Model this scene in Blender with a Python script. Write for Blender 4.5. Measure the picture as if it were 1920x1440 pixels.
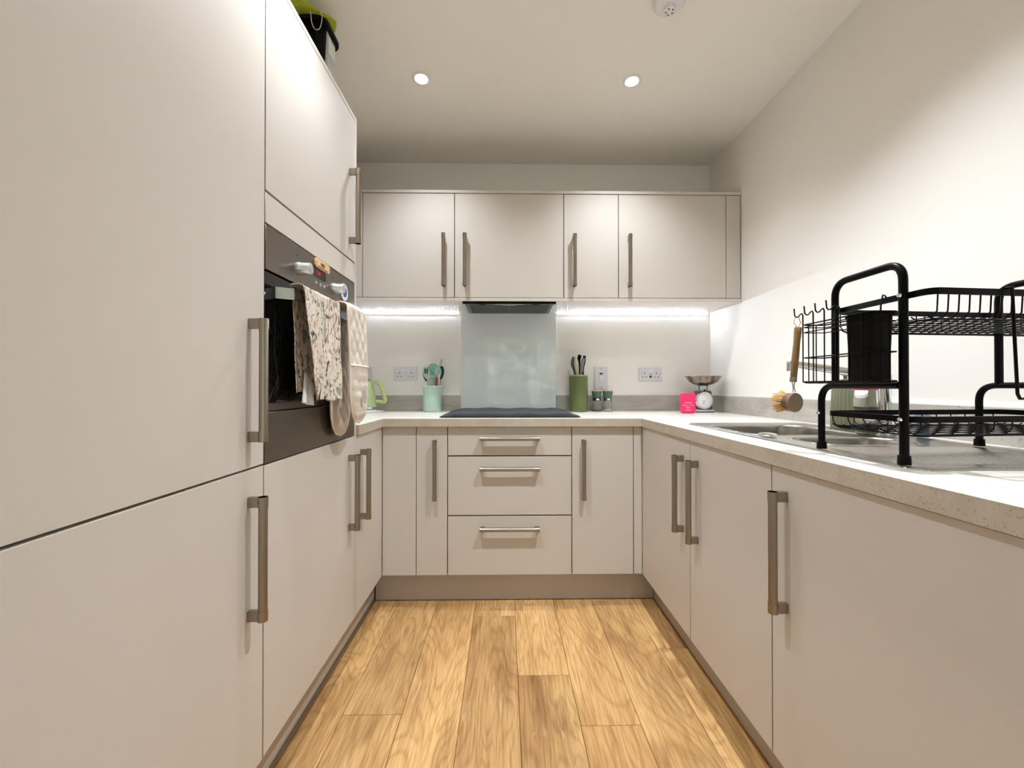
import bpy, bmesh, math, random
from mathutils import Vector, Matrix, noise
PI = math.pi
random.seed(7)
for o in list(bpy.data.objects): bpy.data.objects.remove(o)
scene = bpy.context.scene
COL = scene.collection

# ------------------------------------------------------------------ camera
FPX = 765.0
CAM_Z = 1.063
cd = bpy.data.cameras.new('camera'); cd.sensor_fit = 'HORIZONTAL'; cd.sensor_width = 36.0
cd.lens = FPX / 1920 * 36; cd.clip_start = 0.02; cd.clip_end = 200
cam = bpy.data.objects.new('camera', cd); COL.objects.link(cam)
cam.location = (0, 0, CAM_Z)
cam.rotation_euler = (PI/2 + math.atan(5/FPX), 0, -math.atan(12/FPX))
scene.camera = cam
# ------------------------------------------------------------------ view, world
vs = scene.view_settings
vs.view_transform = 'Standard'; vs.look = 'None'; vs.gamma = 1.0; vs.exposure = 0.35; vs.use_curve_mapping = False
world = bpy.data.worlds.new('world'); scene.world = world; world.use_nodes = True
wn = world.node_tree.nodes; wl = world.node_tree.links
sky = wn.new('ShaderNodeTexSky'); sky.sky_type = 'NISHITA'; sky.sun_disc = False
sky.sun_elevation = math.radians(28); sky.sun_rotation = math.radians(60)
wl.new(sky.outputs[0], wn['Background'].inputs[0]); wn['Background'].inputs[1].default_value = 2.0

DOWNLIGHT_W = 62.0
DOWNLIGHT_COL = (0.87, 0.925, 1.0)
LED_STRENGTH = 350.0
CEIL = 2.487
XL, XR, YB, YF = -1.20, 1.315, 2.60, -3.2     # room
DOWNLIGHTS = [(-.389, 1.882), (.588, 1.882), (-.389, 1.04), (.588, 1.04), (-.389, .1), (.588, .1), (-.389, -1.0), (.588, -1.0), (-.389, -2.1), (.588, -2.1)]  # rows over and behind the camera are unseen lamps added for fill

# ------------------------------------------------------------------ materials
def lin(c):
    r = []
    for v in c[:3]:
        v = v/255.0
        r.append(v/12.92 if v <= .04045 else ((v+.055)/1.055)**2.4)
    return (r[0], r[1], r[2], 1.0)
MATS = {}
def mat(name, col, rough=.5, metal=0., spec=.5, bump=0., bscale=200., emit=0., trans=0., coat=0., ior=1.45, alpha=1., sheen=0.):
    m = bpy.data.materials.new(name); m.use_nodes = True
    nt = m.node_tree; b = nt.nodes['Principled BSDF']
    b.inputs['Base Color'].default_value = lin(col)
    b.inputs['Roughness'].default_value = rough; b.inputs['Metallic'].default_value = metal
    b.inputs['Specular IOR Level'].default_value = spec; b.inputs['IOR'].default_value = ior
    b.inputs['Transmission Weight'].default_value = trans; b.inputs['Coat Weight'].default_value = coat
    b.inputs['Sheen Weight'].default_value = sheen
    b.inputs['Alpha'].default_value = alpha
    if emit:
        b.inputs['Emission Color'].default_value = lin(col); b.inputs['Emission Strength'].default_value = emit
    if bump:
        tc = nt.nodes.new('ShaderNodeTexCoord'); n = nt.nodes.new('ShaderNodeTexNoise'); bp = nt.nodes.new('ShaderNodeBump')
        n.inputs['Scale'].default_value = bscale; n.inputs['Detail'].default_value = 3
        bp.inputs['Strength'].default_value = bump; bp.inputs['Distance'].default_value = .002
        nt.links.new(tc.outputs['Object'], n.inputs['Vector']); nt.links.new(n.outputs['Fac'], bp.inputs['Height'])
        nt.links.new(bp.outputs['Normal'], b.inputs['Normal'])
    MATS[name] = m
    return m
def noise_col(m, c1, c2, scale=(5, 5, 5), detail=4, lo=.35, hi=.65, dist=0., nscale=1., rnd=False):
    nt = m.node_tree; b = nt.nodes['Principled BSDF']
    tc = nt.nodes.new('ShaderNodeTexCoord'); mp = nt.nodes.new('ShaderNodeMapping'); mp.inputs['Scale'].default_value = scale
    n = nt.nodes.new('ShaderNodeTexNoise'); n.inputs['Scale'].default_value = nscale; n.inputs['Detail'].default_value = detail
    n.inputs['Distortion'].default_value = dist
    r = nt.nodes.new('ShaderNodeValToRGB'); r.color_ramp.elements[0].position = lo; r.color_ramp.elements[1].position = hi
    r.color_ramp.elements[0].color = lin(c1); r.color_ramp.elements[1].color = lin(c2)
    nt.links.new(tc.outputs['Object'], mp.inputs[0]); nt.links.new(mp.outputs[0], n.inputs['Vector'])
    nt.links.new(n.outputs['Fac'], r.inputs[0]); nt.links.new(r.outputs[0], b.inputs['Base Color'])
    return r
M_wall = mat('wall_paint', (246, 241, 233), .75, spec=.25, bump=.12, bscale=260)
M_ceil = mat('ceiling_paint', (246, 242, 232), .85, spec=.2, bump=.08, bscale=200)
M_door = mat('cashmere_laminate', (208, 200, 190), .5, spec=.26, bump=.06, bscale=700)
M_carc = mat('carcass_board', (205, 196, 184), .5)
M_gap = mat('dark_gap_shade', (90, 76, 70), .7)  # dark carcass colour paints the shade in door gaps; also the floor underlay
M_plinth = mat('plinth_board', (190, 180, 168), .42, spec=.45)
M_nickel = mat('brushed_nickel', (158, 149, 136), .3, metal=1.0)
M_steel = mat('sink_steel', (176, 172, 164), .27, metal=1.0)
M_chrome = mat('chrome', (225, 226, 228), .06, metal=1.0)
M_black = mat('black_powder_coat', (2, 2, 2), .36, spec=.14)
M_blackp = mat('black_plastic', (3, 3, 3), .45, spec=.14)
M_white = mat('white_plastic', (236, 234, 236), .32)
M_socket = mat('socket_plate', (222, 218, 224), .35)
M_dark = mat('dark_slot', (30, 26, 28), .6)
M_oven = mat('oven_panel_steel', (118, 110, 100), .3, metal=.9)
M_glassb = mat('oven_black_glass', (6, 6, 7), .06, spec=.5)
M_led = mat('led_emitter', (225, 235, 255), .5, emit=LED_STRENGTH)
M_lamp = mat('downlight_lens', (255, 244, 224), .5, emit=30)
M_mint = mat('mint_ceramic', (180, 206, 190), .22, coat=.3)
M_mints = mat('mint_silicone', (148, 190, 172), .42)
M_mintl = mat('pale_mint_silicone', (172, 206, 192), .42)
M_teal = mat('dark_teal_silicone', (34, 66, 54), .5)
M_kgreen = mat('kettle_green', (164, 186, 126), .2, coat=.4)
M_kgreen2 = mat('kettle_handle_green', (172, 188, 126), .35)
M_pot = mat('olive_ceramic', (98, 108, 60), .3, coat=.3)
M_potr = mat('olive_ceramic_rim', (146, 166, 120), .35)
M_mill = mat('mill_green', (70, 104, 82), .4)
M_ply = mat('pale_wood', (214, 180, 140), .5)
M_woodb = mat('brown_wood', (128, 84, 58), .55)
M_woodh = mat('beech_handle', (140, 108, 62), .6); noise_col(M_woodh, (104, 80, 46), (160, 128, 80), (60, 60, 8))
M_bristle = mat('bristle', (214, 176, 104), .7)
M_walnut = mat('walnut_disc', (112, 84, 60), .5); noise_col(M_walnut, (86, 62, 44), (132, 106, 80), (20, 20, 120))
M_pink = mat('pink_tin', (238, 48, 110), .28, coat=.2)
M_pinkt = mat('pale_pink_print', (255, 150, 190), .5)
M_dial = mat('dial_white', (236, 236, 238), .3)
M_scale = mat('scale_steel', (96, 100, 92), .3, metal=.6)
M_bowl = mat('bowl_steel', (150, 140, 128), .16, metal=1.0)
M_sage = mat('sage_ribbed', (124, 125, 98), .4)
M_greyp = mat('grey_pump', (112, 116, 108), .4)
M_pinkl = mat('pink_label', (216, 96, 128), .5)
M_clear = mat('clear_plastic', (250, 250, 250), .04, trans=1.0, ior=1.3)
M_glass = mat('clear_glass', (250, 252, 250), .02, trans=1.0, ior=1.45)
M_window = mat('window_glass', (255, 255, 255), .0, trans=1.0, ior=1.1)
M_salt = mat('salt', (236, 232, 226), .8)
M_pepper = mat('pepper', (60, 50, 44), .8)
M_splash = mat('splashback_glass', (232, 238, 238), .03, spec=.6, coat=.3)
M_splashe = mat('splashback_edge_glow', (238, 244, 242), .25)
M_mat = mat('black_fabric', (30, 31, 34), .7, bump=.3, bscale=500, sheen=.1)
M_hood = mat('hood_steel', (120, 120, 118), .34, metal=.85)
M_mesh = mat('filter_mesh', (96, 95, 90), .5, metal=.6)
M_lime = mat('lime_fabric', (176, 180, 40), .75, bump=.3, bscale=120)
M_string = mat('cream_string', (214, 210, 180), .7)
M_greyt = mat('grey_panel', (186, 190, 190), .3)
M_label = mat('label_white', (236, 236, 232), .6)
M_blue = mat('blue_print', (44, 84, 150), .5)
M_red = mat('red_digits', (190, 30, 60), .5, emit=.7)
M_disp = mat('display_glass', (24, 18, 20), .12)
M_plaque = mat('plaque_wood', (226, 190, 140), .55)
M_burn = mat('burnt_lettering', (88, 52, 24), .7)
M_cream = mat('mitt_cotton', (212, 200, 182), .85, bump=.35, bscale=160, sheen=.2)
M_creamp = mat('mitt_piping', (232, 214, 200), .75)
M_knifeg = mat('knife_grey', (128, 128, 122), .45)
M_knifed = mat('knife_dark_grey', (84, 82, 76), .45)
M_knifec = mat('knife_cream', (200, 188, 166), .45)
M_foliage = mat('foliage', (70, 84, 60), .8); noise_col(M_foliage, (44, 56, 40), (164, 176, 146), (7, 7, 7), 6)
M_grass = mat('patio_paving', (150, 144, 134), .9)
M_sil = mat('white_sealant', (244, 243, 238), .4)

def oak():
    m = bpy.data.materials.new('oak_plank'); m.use_nodes = True; nt = m.node_tree; N = nt.nodes.new; L = nt.links.new
    b = nt.nodes['Principled BSDF']; b.inputs['Roughness'].default_value = .42; b.inputs['Specular IOR Level'].default_value = .35
    tc = N('ShaderNodeTexCoord'); oi = N('ShaderNodeObjectInfo')
    sc = N('ShaderNodeVectorMath'); sc.operation = 'SCALE'; sc.inputs[0].default_value = (37, 91, 13); L(oi.outputs['Random'], sc.inputs['Scale'])
    ad = N('ShaderNodeVectorMath'); ad.operation = 'ADD'; L(tc.outputs['Object'], ad.inputs[0]); L(sc.outputs[0], ad.inputs[1])
    def mp(s):
        x = N('ShaderNodeMapping'); x.inputs['Scale'].default_value = s; L(ad.outputs[0], x.inputs[0]); return x
    def nz(s, scale, det, dist=0.):
        x = N('ShaderNodeTexNoise'); x.inputs['Scale'].default_value = scale; x.inputs['Detail'].default_value = det; x.inputs['Distortion'].default_value = dist
        L(mp(s).outputs[0], x.inputs['Vector']); return x
    def ramp(src, p0, c0, p1, c1):
        r = N('ShaderNodeValToRGB'); e = r.color_ramp.elements; e[0].position = p0; e[1].position = p1
        e[0].color = c0; e[1].color = c1; L(src, r.inputs[0]); return r
    def mix(t, f, a, c):
        x = N('ShaderNodeMix'); x.data_type = 'RGBA'; x.blend_type = t
        if isinstance(f, float): x.inputs[0].default_value = f
        else: L(f, x.inputs[0])
        L(a, x.inputs[6]); L(c, x.inputs[7]); return x.outputs[2]
    broad = nz((5.0, .8, 1), 1.0, 3, .6)
    base = ramp(broad.outputs['Fac'], .30, lin((192, 148, 96)), .66, lin((228, 186, 126)))
    # growth rings: contour lines of a stretched low-frequency field (cathedral figure)
    field = nz((5.2, .95, 1), 1.0, 2.0, .5)
    mul = N('ShaderNodeMath'); mul.operation = 'MULTIPLY'; mul.inputs[1].default_value = 44.0; L(field.outputs['Fac'], mul.inputs[0])
    fr = N('ShaderNodeMath'); fr.operation = 'PINGPONG'; fr.inputs[1].default_value = 1.0; L(mul.outputs[0], fr.inputs[0])
    W1 = (1, 1, 1, 1)
    ring = ramp(fr.outputs[0], .0, (.70, .62, .54, 1), .5, W1)
    fine = nz((170, 9, 1), 1.0, 6)
    grain = ramp(fine.outputs['Fac'], .38, (.74, .68, .60, 1), .58, W1)
    blot = nz((7, 1.6, 1), 1.0, 4, 1.4)
    bl = ramp(blot.outputs['Fac'], .30, (.56, .49, .43, 1), .50, W1)
    pale = nz((60, 6, 1), 1.0, 5, 1.5)
    pl = ramp(pale.outputs['Fac'], .60, (0, 0, 0, 1), .72, W1)
    c = mix('MULTIPLY', .62, base.outputs[0], ring.outputs[0])
    c = mix('MULTIPLY', .85, c, grain.outputs[0])
    c = mix('MULTIPLY', .62, c, bl.outputs[0])
    cr = N('ShaderNodeRGB'); cr.outputs[0].default_value = lin((232, 200, 150))
    fm = N('ShaderNodeMath'); fm.operation = 'MULTIPLY'; fm.inputs[1].default_value = .4; L(pl.outputs[0], fm.inputs[0])
    c = mix('MIX', fm.outputs[0], c, cr.outputs[0])
    hs = N('ShaderNodeHueSaturation'); mr = N('ShaderNodeMapRange'); mr.inputs['To Min'].default_value = .88; mr.inputs['To Max'].default_value = 1.10
    L(oi.outputs['Random'], mr.inputs['Value']); L(mr.outputs[0], hs.inputs['Value']); L(c, hs.inputs['Color'])
    L(hs.outputs[0], b.inputs['Base Color'])
    bp = N('ShaderNodeBump'); bp.inputs['Strength'].default_value = .2; bp.inputs['Distance'].default_value = .001
    L(fine.outputs['Fac'], bp.inputs['Height']); L(bp.outputs[0], b.inputs['Normal'])
    return m
M_oak = oak()

def stone(name, light, dark, speck, streak=(1.2, 9, 9), rough=.32, vein=.5, specksize=90.):
    m = bpy.data.materials.new(name); m.use_nodes = True; nt = m.node_tree; N = nt.nodes.new; L = nt.links.new
    b = nt.nodes['Principled BSDF']; b.inputs['Roughness'].default_value = rough; b.inputs['Specular IOR Level'].default_value = .5
    tc = N('ShaderNodeTexCoord')
    def nz(s, det, dist):
        mp = N('ShaderNodeMapping'); mp.inputs['Scale'].default_value = s; L(tc.outputs['Object'], mp.inputs[0])
        x = N('ShaderNodeTexNoise'); x.inputs['Scale'].default_value = 1; x.inputs['Detail'].default_value = det; x.inputs['Distortion'].default_value = dist
        L(mp.outputs[0], x.inputs['Vector']); return x
    a = nz(streak, 7, .9); r = N('ShaderNodeValToRGB'); e = r.color_ramp.elements
    e[0].position = .5 - vein*.3; e[1].position = .5 + vein*.2; e[0].color = lin(dark); e[1].color = lin(light); L(a.outputs['Fac'], r.inputs[0])
    s = nz((specksize,)*3, 2, 0); r2 = N('ShaderNodeValToRGB'); e = r2.color_ramp.elements
    e[0].position = .30; e[1].position = .40; e[0].color = (.8, .8, .8, 1); e[1].color = (0, 0, 0, 1); L(s.outputs['Fac'], r2.inputs[0])
    x = N('ShaderNodeMix'); x.data_type = 'RGBA'; L(r2.outputs[0], x.inputs[0]); L(r.outputs[0], x.inputs[6]); x.inputs[7].default_value = lin(speck)
    L(x.outputs[2], b.inputs['Base Color']); return m
M_top = stone('worktop_stone', (241, 237, 228), (222, 217, 206), (216, 209, 196), (1.5, 8, 8), .3, .9, 60.)
M_edge_shade = stone('worktop_edge_shaded', (196, 186, 168), (182, 170, 151), (142, 128, 110), (14, 14, 14), .45, .9, 330.)  # beige speckled edge, made darker than the top to paint in its shade
M_ups = stone('upstand_stone', (196, 190, 178), (158, 152, 142), (150, 142, 130), (5, 5, 16), .4, 1.0, 80.)

def floral():
    m = bpy.data.materials.new('botanical_print'); m.use_nodes = True; nt = m.node_tree; N = nt.nodes.new; L = nt.links.new
    b = nt.nodes['Principled BSDF']; b.inputs['Roughness'].default_value = .85
    tc = N('ShaderNodeTexCoord')
    def layer(scale, sc, lo, hi, dist, off):
        mp = N('ShaderNodeMapping'); mp.inputs['Scale'].default_value = scale; mp.inputs['Location'].default_value = off
        L(tc.outputs['Object'], mp.inputs[0])
        x = N('ShaderNodeTexNoise'); x.inputs['Scale'].default_value = sc; x.inputs['Detail'].default_value = 2.0; x.inputs['Distortion'].default_value = dist
        L(mp.outputs[0], x.inputs['Vector'])
        r = N('ShaderNodeValToRGB'); e = r.color_ramp.elements; e[0].position = lo; e[1].position = hi
        e[0].color = (0, 0, 0, 1); e[1].color = (1, 1, 1, 1); L(x.outputs['Fac'], r.inputs[0]); return r.outputs[0]
    base = N('ShaderNodeRGB'); base.outputs[0].default_value = lin((226, 214, 198)); c = base.outputs[0]
    for (s, sc, lo, hi, di, off, col) in [((1, 1, .55), 27, .57, .62, 2.0, (0, 0, 0), (150, 152, 130)), ((1, 1, .5), 30, .60, .64, 2.2, (3, 1, 2), (190, 156, 126)),
                                         ((1, 1, .6), 33, .615, .64, 2.4, (7, 4, 1), (74, 84, 78)), ((1, 1, .7), 44, .66, .68, 1.6, (9, 2, 6), (168, 112, 96)), ((1, 1, .4), 70, .62, .66, 2.4, (2, 8, 5), (110, 112, 100))]:
        f = layer(s, sc, lo, hi, di, off)
        x = N('ShaderNodeMix'); x.data_type = 'RGBA'; L(f, x.inputs[0]); L(c, x.inputs[6]); x.inputs[7].default_value = lin(col); c = x.outputs[2]
    L(c, b.inputs['Base Color'])
    mp = N('ShaderNodeMapping'); mp.inputs['Scale'].default_value = (1, 1, .22); L(tc.outputs['Object'], mp.inputs[0])
    w = N('ShaderNodeTexNoise'); w.inputs['Scale'].default_value = 55; w.inputs['Detail'].default_value = 2; L(mp.outputs[0], w.inputs['Vector'])
    bp = N('ShaderNodeBump'); bp.inputs['Strength'].default_value = .9; bp.inputs['Distance'].default_value = .008
    L(w.outputs['Fac'], bp.inputs['Height']); L(bp.outputs['Normal'], b.inputs['Normal']); return m
M_floral = floral()

# ------------------------------------------------------------------ mesh builder
class MB:
    def __init__(s): s.bm = bmesh.new()
    def box(s, x0, x1, y0, y1, z0, z1, bev=0, seg=1, M=None):
        b = bmesh.new()
        bmesh.ops.create_cube(b, size=1)
        for v in b.verts:
            v.co = Vector(((x0+x1)/2 + v.co.x*(x1-x0), (y0+y1)/2 + v.co.y*(y1-y0), (z0+z1)/2 + v.co.z*(z1-z0)))
        if bev: bmesh.ops.bevel(b, geom=list(b.edges), offset=bev, segments=seg, profile=.5, affect='EDGES')
        s.merge(b, M); return s
    def merge(s, b, M=None):
        if M is not None: bmesh.ops.transform(b, matrix=M, verts=b.verts)
        me = bpy.data.meshes.new('tmp'); b.to_mesh(me); b.free(); s.bm.from_mesh(me); bpy.data.meshes.remove(me)
    def tube(s, pts, r, n=10, closed=False, caps=True, sq=None):
        """sweep a circle (or a flat section sq=(w,h)) along a polyline"""
        P = [Vector(p) for p in pts]; k = len(P); rings = []
        up0 = None
        for i in range(k):
            a = P[(i-1) % k] if (closed or i > 0) else P[i]; c = P[(i+1) % k] if (closed or i < k-1) else P[i]
            t1 = (P[i]-a); t2 = (c-P[i])
            t = (t1.normalized() if t1.length > 1e-9 else Vector()) + (t2.normalized() if t2.length > 1e-9 else Vector())
            if t.length < 1e-9: t = t2
            t.normalize()
            if up0 is None:
                up0 = Vector((0, 0, 1)) if abs(t.z) < .95 else Vector((1, 0, 0))
            u = up0 - t*up0.dot(t)
            if u.length < 1e-6: u = t.orthogonal()
            u.normalize(); up0 = u; w = t.cross(u)
            mit = 1.0
            if (closed or 0 < i < k-1) and t1.length > 1e-9 and t2.length > 1e-9:
                d = max(-1, min(1, t1.normalized().dot(t2.normalized()))); mit = min(1.5, 1/max(.3, math.cos(math.acos(d)/2)))
            rr = r[i] if isinstance(r, (list, tuple)) else r
            if sq: rings.append([s.bm.verts.new(P[i] + w*(a_*sq[0]/2) + u*(b_*sq[1]/2)) for a_, b_ in ((1, 1), (-1, 1), (-1, -1), (1, -1))])
            else: rings.append([s.bm.verts.new(P[i] + (u*math.cos(2*PI*j/n) + w*math.sin(2*PI*j/n))*rr) for j in range(n)])
        m = len(rings[0])
        for i in range(k if closed else k-1):
            A = rings[i]; B = rings[(i+1) % k]
            for j in range(m): s.bm.faces.new((A[j], B[j], B[(j+1) % m], A[(j+1) % m]))
        if not closed and caps:
            s.bm.faces.new(rings[0]); s.bm.faces.new(list(reversed(rings[-1])))
        return s
    def cyl(s, p0, p1, r, r2=None, n=24): return s.tube([p0, p1], [r, r if r2 is None else r2], n)
    def lathe(s, c, prof, n=32, axis='Z', ribs=0, rib_d=0):
        rings = []
        for (r, h) in prof:
            if r < 1e-6: rings.append([s.bm.verts.new(s._ax(c, 0, 0, h, axis))]); continue
            ring = []
            for j in range(n):
                a = 2*PI*j/n; rr = r
                if ribs: rr = r - rib_d*abs(math.sin(a*ribs/2))**.6 if False else r + rib_d*(abs(math.cos(a*ribs/2))-.5)
                ring.append(s.bm.verts.new(s._ax(c, rr*math.cos(a), rr*math.sin(a), h, axis)))
            rings.append(ring)
        for A, B in zip(rings, rings[1:]):
            if len(A) == 1 and len(B) == 1: continue
            for j in range(n):
                if len(A) == 1: s.bm.faces.new((A[0], B[j], B[(j+1) % n]))
                elif len(B) == 1: s.bm.faces.new((A[j], B[0], A[(j+1) % n]))
                else: s.bm.faces.new((A[j], B[j], B[(j+1) % n], A[(j+1) % n]))
        return s
    def _ax(s, c, a, b, h, axis):
        if axis == 'Z': return Vector((c[0]+a, c[1]+b, c[2]+h))
        if axis == 'X': return Vector((c[0]+h, c[1]+a, c[2]+b))
        return Vector((c[0]+a, c[1]+h, c[2]+b))
    def prism(s, poly, axis, t0, t1, bev=0):
        """poly in the plane normal to axis; X:(y,z) Y:(x,z) Z:(x,y)"""
        f = {'X': lambda p, t: (t, p[0], p[1]), 'Y': lambda p, t: (p[0], t, p[1]), 'Z': lambda p, t: (p[0], p[1], t)}[axis]
        b = bmesh.new()
        A = [b.verts.new(f(p, t0)) for p in poly]; B = [b.verts.new(f(p, t1)) for p in poly]; n = len(poly)
        b.faces.new(A); b.faces.new(list(reversed(B)))
        for j in range(n): b.faces.new((A[j], A[(j+1) % n], B[(j+1) % n], B[j]))
        bmesh.ops.recalc_face_normals(b, faces=b.faces)
        if bev: bmesh.ops.bevel(b, geom=list(b.edges), offset=bev, segments=2, profile=.5, affect='EDGES')
        s.merge(b); return s
    def grid(s, fn, nu, nv, closed_u=False):
        V = [[s.bm.verts.new(fn(i/nu, j/nv)) for j in range(nv+1)] for i in range(nu+1)]
        for i in range(nu):
            for j in range(nv): s.bm.faces.new((V[i][j], V[i+1][j], V[i+1][j+1], V[i][j+1]))
        return s
    def rot(s, M): bmesh.ops.transform(s.bm, matrix=M, verts=s.bm.verts); return s
    def build(s, name, m, parent=None, loc=None, weld=False, label=None, angle=38):
        if weld: bmesh.ops.remove_doubles(s.bm, verts=s.bm.verts, dist=1e-5)
        bmesh.ops.recalc_face_normals(s.bm, faces=s.bm.faces)
        root = parent
        off = Vector((0, 0, 0))
        while root is not None:
            off += root.location; root = root.parent
        if parent is None and loc is not None: off = Vector(loc)
        bmesh.ops.translate(s.bm, vec=-off, verts=s.bm.verts)
        me = bpy.data.meshes.new(name); s.bm.to_mesh(me); s.bm.free()
        for p in me.polygons: p.use_smooth = True
        me.set_sharp_from_angle(angle=math.radians(angle))
        if isinstance(m, (list, tuple)):
            for q in m: me.materials.append(q)
        else: me.materials.append(m)
        o = bpy.data.objects.new(name, me); COL.objects.link(o)
        if parent is not None: o.parent = parent
        elif loc is not None: o.location = loc
        if label: o['label'] = label
        return o
def tag(o, label, cat, group=None):
    o['label'] = label; o['category'] = cat
    if group: o['group'] = group
    return o
def thing(name, label, cat, loc, group=None):
    o = bpy.data.objects.new(name, None); COL.objects.link(o); o.location = loc; o.empty_display_size = .05
    return tag(o, label, cat, group)
def struct(o): o['kind'] = 'structure'; return o
def B(x0, x1, y0, y1, z0, z1, bev=0): return MB().box(x0, x1, y0, y1, z0, z1, bev)
def arc(c, r, a0, a1, n, plane='YZ'):
    out = []
    for i in range(n+1):
        a = math.radians(a0 + (a1-a0)*i/n); p, q = r*math.cos(a), r*math.sin(a)
        out.append({'YZ': (c[0], c[1]+p, c[2]+q), 'XZ': (c[0]+p, c[1], c[2]+q), 'XY': (c[0]+p, c[1]+q, c[2])}[plane])
    return out
def cr(pts, n=6):
    P = [Vector(p) for p in pts]; P = [P[0]*2-P[1]] + P + [P[-1]*2-P[-2]]; out = []
    for i in range(1, len(P)-2):
        a, b_, c, d = P[i-1:i+3]
        for k in range(n):
            t = k/n; out.append(.5*((2*b_) + (c-a)*t + (2*a-5*b_+4*c-d)*t*t + (3*b_-a-3*c+d)*t**3))
    return out + [P[-2]]
def crr(r, n=6):
    return [r[i]+(r[i+1]-r[i])*k/n for i in range(len(r)-1) for k in range(n)] + [r[-1]]
def copy_tree(o, loc=None, parent=None):
    c = o.copy(); COL.objects.link(c); c.parent = parent
    if loc is not None: c.location = loc
    for ch in list(o.children): copy_tree(ch, None, c)
    return c
def rrect(x0, x1, y0, y1, r, n=5):
    pts = []
    for cx, cy, a in ((x1-r, y1-r, 0), (x0+r, y1-r, 90), (x0+r, y0+r, 180), (x1-r, y0+r, 270)):
        for i in range(n+1):
            t = math.radians(a + 90*i/n); pts.append((cx + r*math.cos(t), cy + r*math.sin(t)))
    return pts
def text(s, size, m, parent, M, name='lettering'):
    c = bpy.data.curves.new('t', 'FONT'); c.body = s; c.size = size; c.extrude = size*.02; c.align_x = 'CENTER'; c.align_y = 'CENTER'
    t = bpy.data.objects.new('t', c); COL.objects.link(t)
    dg = bpy.context.evaluated_depsgraph_get(); dg.update()
    me = bpy.data.meshes.new_from_object(t.evaluated_get(dg)); bpy.data.objects.remove(t)
    me.transform(M)
    root = parent; off = Vector((0, 0, 0))
    while root is not None: off += root.location; root = root.parent
    me.transform(Matrix.Translation(-off)); me.materials.clear(); me.materials.append(m)
    o = bpy.data.objects.new(name, me); COL.objects.link(o); o.parent = parent; return o

# ================================================================== SETTING
struct(B(XL-.12, XL, YF-.1, YB+.1, 0, CEIL).build('wall_left', M_wall))
struct(B(XR, XR+.12, YF-.1, YB+.1, 0, CEIL).build('wall_right', M_wall))
struct(B(XL, XR, YB, YB+.1, 0, CEIL).build('wall_back', M_wall))
wf = MB(); wx0, wx1, wz1 = -.45, 1.24, 2.14
wf.box(XL, wx0, YF-.1, YF, 0, CEIL); wf.box(wx1, XR, YF-.1, YF, 0, CEIL); wf.box(wx0, wx1, YF-.1, YF, wz1, CEIL)
struct(wf.build('wall_front', M_wall))
cl = MB(); cl.box(XL-.12, XR+.12, YF-.1, YB+.1, CEIL, CEIL+.1)
struct(cl.build('ceiling', M_ceil))
# floor: dark underlay slab, planks are parts
fl = struct(B(XL-.12, XR+.12, YF-.1, YB+.1, -.05, -.012).build('floor', M_gap))
PW = .191; joints = {-4: .75, -3: 1.336, -2: .80, -1: 1.90, 0: 1.508, 1: 1.283, 2: .74, 3: 1.656}
for k in range(-7, 8):
    x0 = .045 + PW*k; x1 = x0 + PW
    j = joints.get(k, (k*.53) % 1.29)
    x0c, x1c = max(x0, XL+.002), min(x1, XR-.002)
    if x1c - x0c < .02: continue
    ys = sorted(j + 1.29*i for i in range(-4, 3) if YF < j + 1.29*i < YB)
    ys = [YF+.002] + ys + [YB-.002]
    for a, c in zip(ys, ys[1:]):
        if c - a < .01: continue
        m = MB(); m.box(x0c+.0006, x1c-.0006, a+.0006, c-.0006, -.012, 0, .0011)
        o = m.build('plank', M_oak, None, ((x0c+x1c)/2, a, 0)); o.parent = fl
# rear glazed doors and the garden beyond (seen only as reflections)
wd = MB()
for a in (wx0, wx0+.86, wx1-.06): wd.box(a, a+.06, YF-.07, YF-.01, 0, wz1)
for z in (0, wz1-.06): wd.box(wx0, wx1, YF-.07, YF-.01, z, z+.06)
win = struct(wd.build('window_1', M_white))
B(wx0+.06, wx0+.86, YF-.05, YF-.04, .06, wz1-.06).build('pane', M_window, win)
B(wx0+.92, wx1-.06, YF-.05, YF-.04, .06, wz1-.06).build('pane', M_window, win)
tag(B(-9, 9, -12, YF-.12, -.06, -.02).build('ground', M_grass), 'plain grey beige patio outside the rear glazed doors', 'ground')
hg = MB()
hg.grid(lambda u, v: Vector((-6+12*u, -8.5+.5*noise.noise(Vector((u*22, v*8, 0)))+.3*noise.noise(Vector((u*60, v*20, 3))), -.02 + 3.6*v + (.25*noise.noise(Vector((u*20, 1, 0))) if v > .9 else 0))), 90, 24)
tag(hg.build('hedge', M_foliage), 'leafy green hedge at the end of the garden', 'hedge')

# ================================================================== downlights
def downlight(x, y, label):
    t = thing('downlight', label, 'downlight', (x, y, CEIL), 'recessed ceiling downlights')
    MB().lathe((x, y, CEIL), [(.028, -.0005), (.043, -.0005), (.043, -.003), (.040, -.005), (.032, -.005), (.028, -.002)], 32).build('bezel', M_white, t)
    MB().lathe((x, y, CEIL), [(0, -.0012), (.027, -.0012), (.027, -.0006), (0, -.0006)], 24).build('lens', M_lamp, t)
    l = bpy.data.lights.new('downlight_bulb', 'SPOT'); l.energy = DOWNLIGHT_W*(1.12 if x > 0 else .62 if 1 < y < 1.5 else .92)*(.60 if y > 1.5 else 1.32 if y > 1 else .12); l.color = DOWNLIGHT_COL; l.shadow_soft_size = .024
    l.spot_size = math.radians(117); l.spot_blend = 1.0
    o = bpy.data.objects.new('downlight_bulb', l); COL.objects.link(o); o.parent = t; o.location = (0, 0, -.012)
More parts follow.
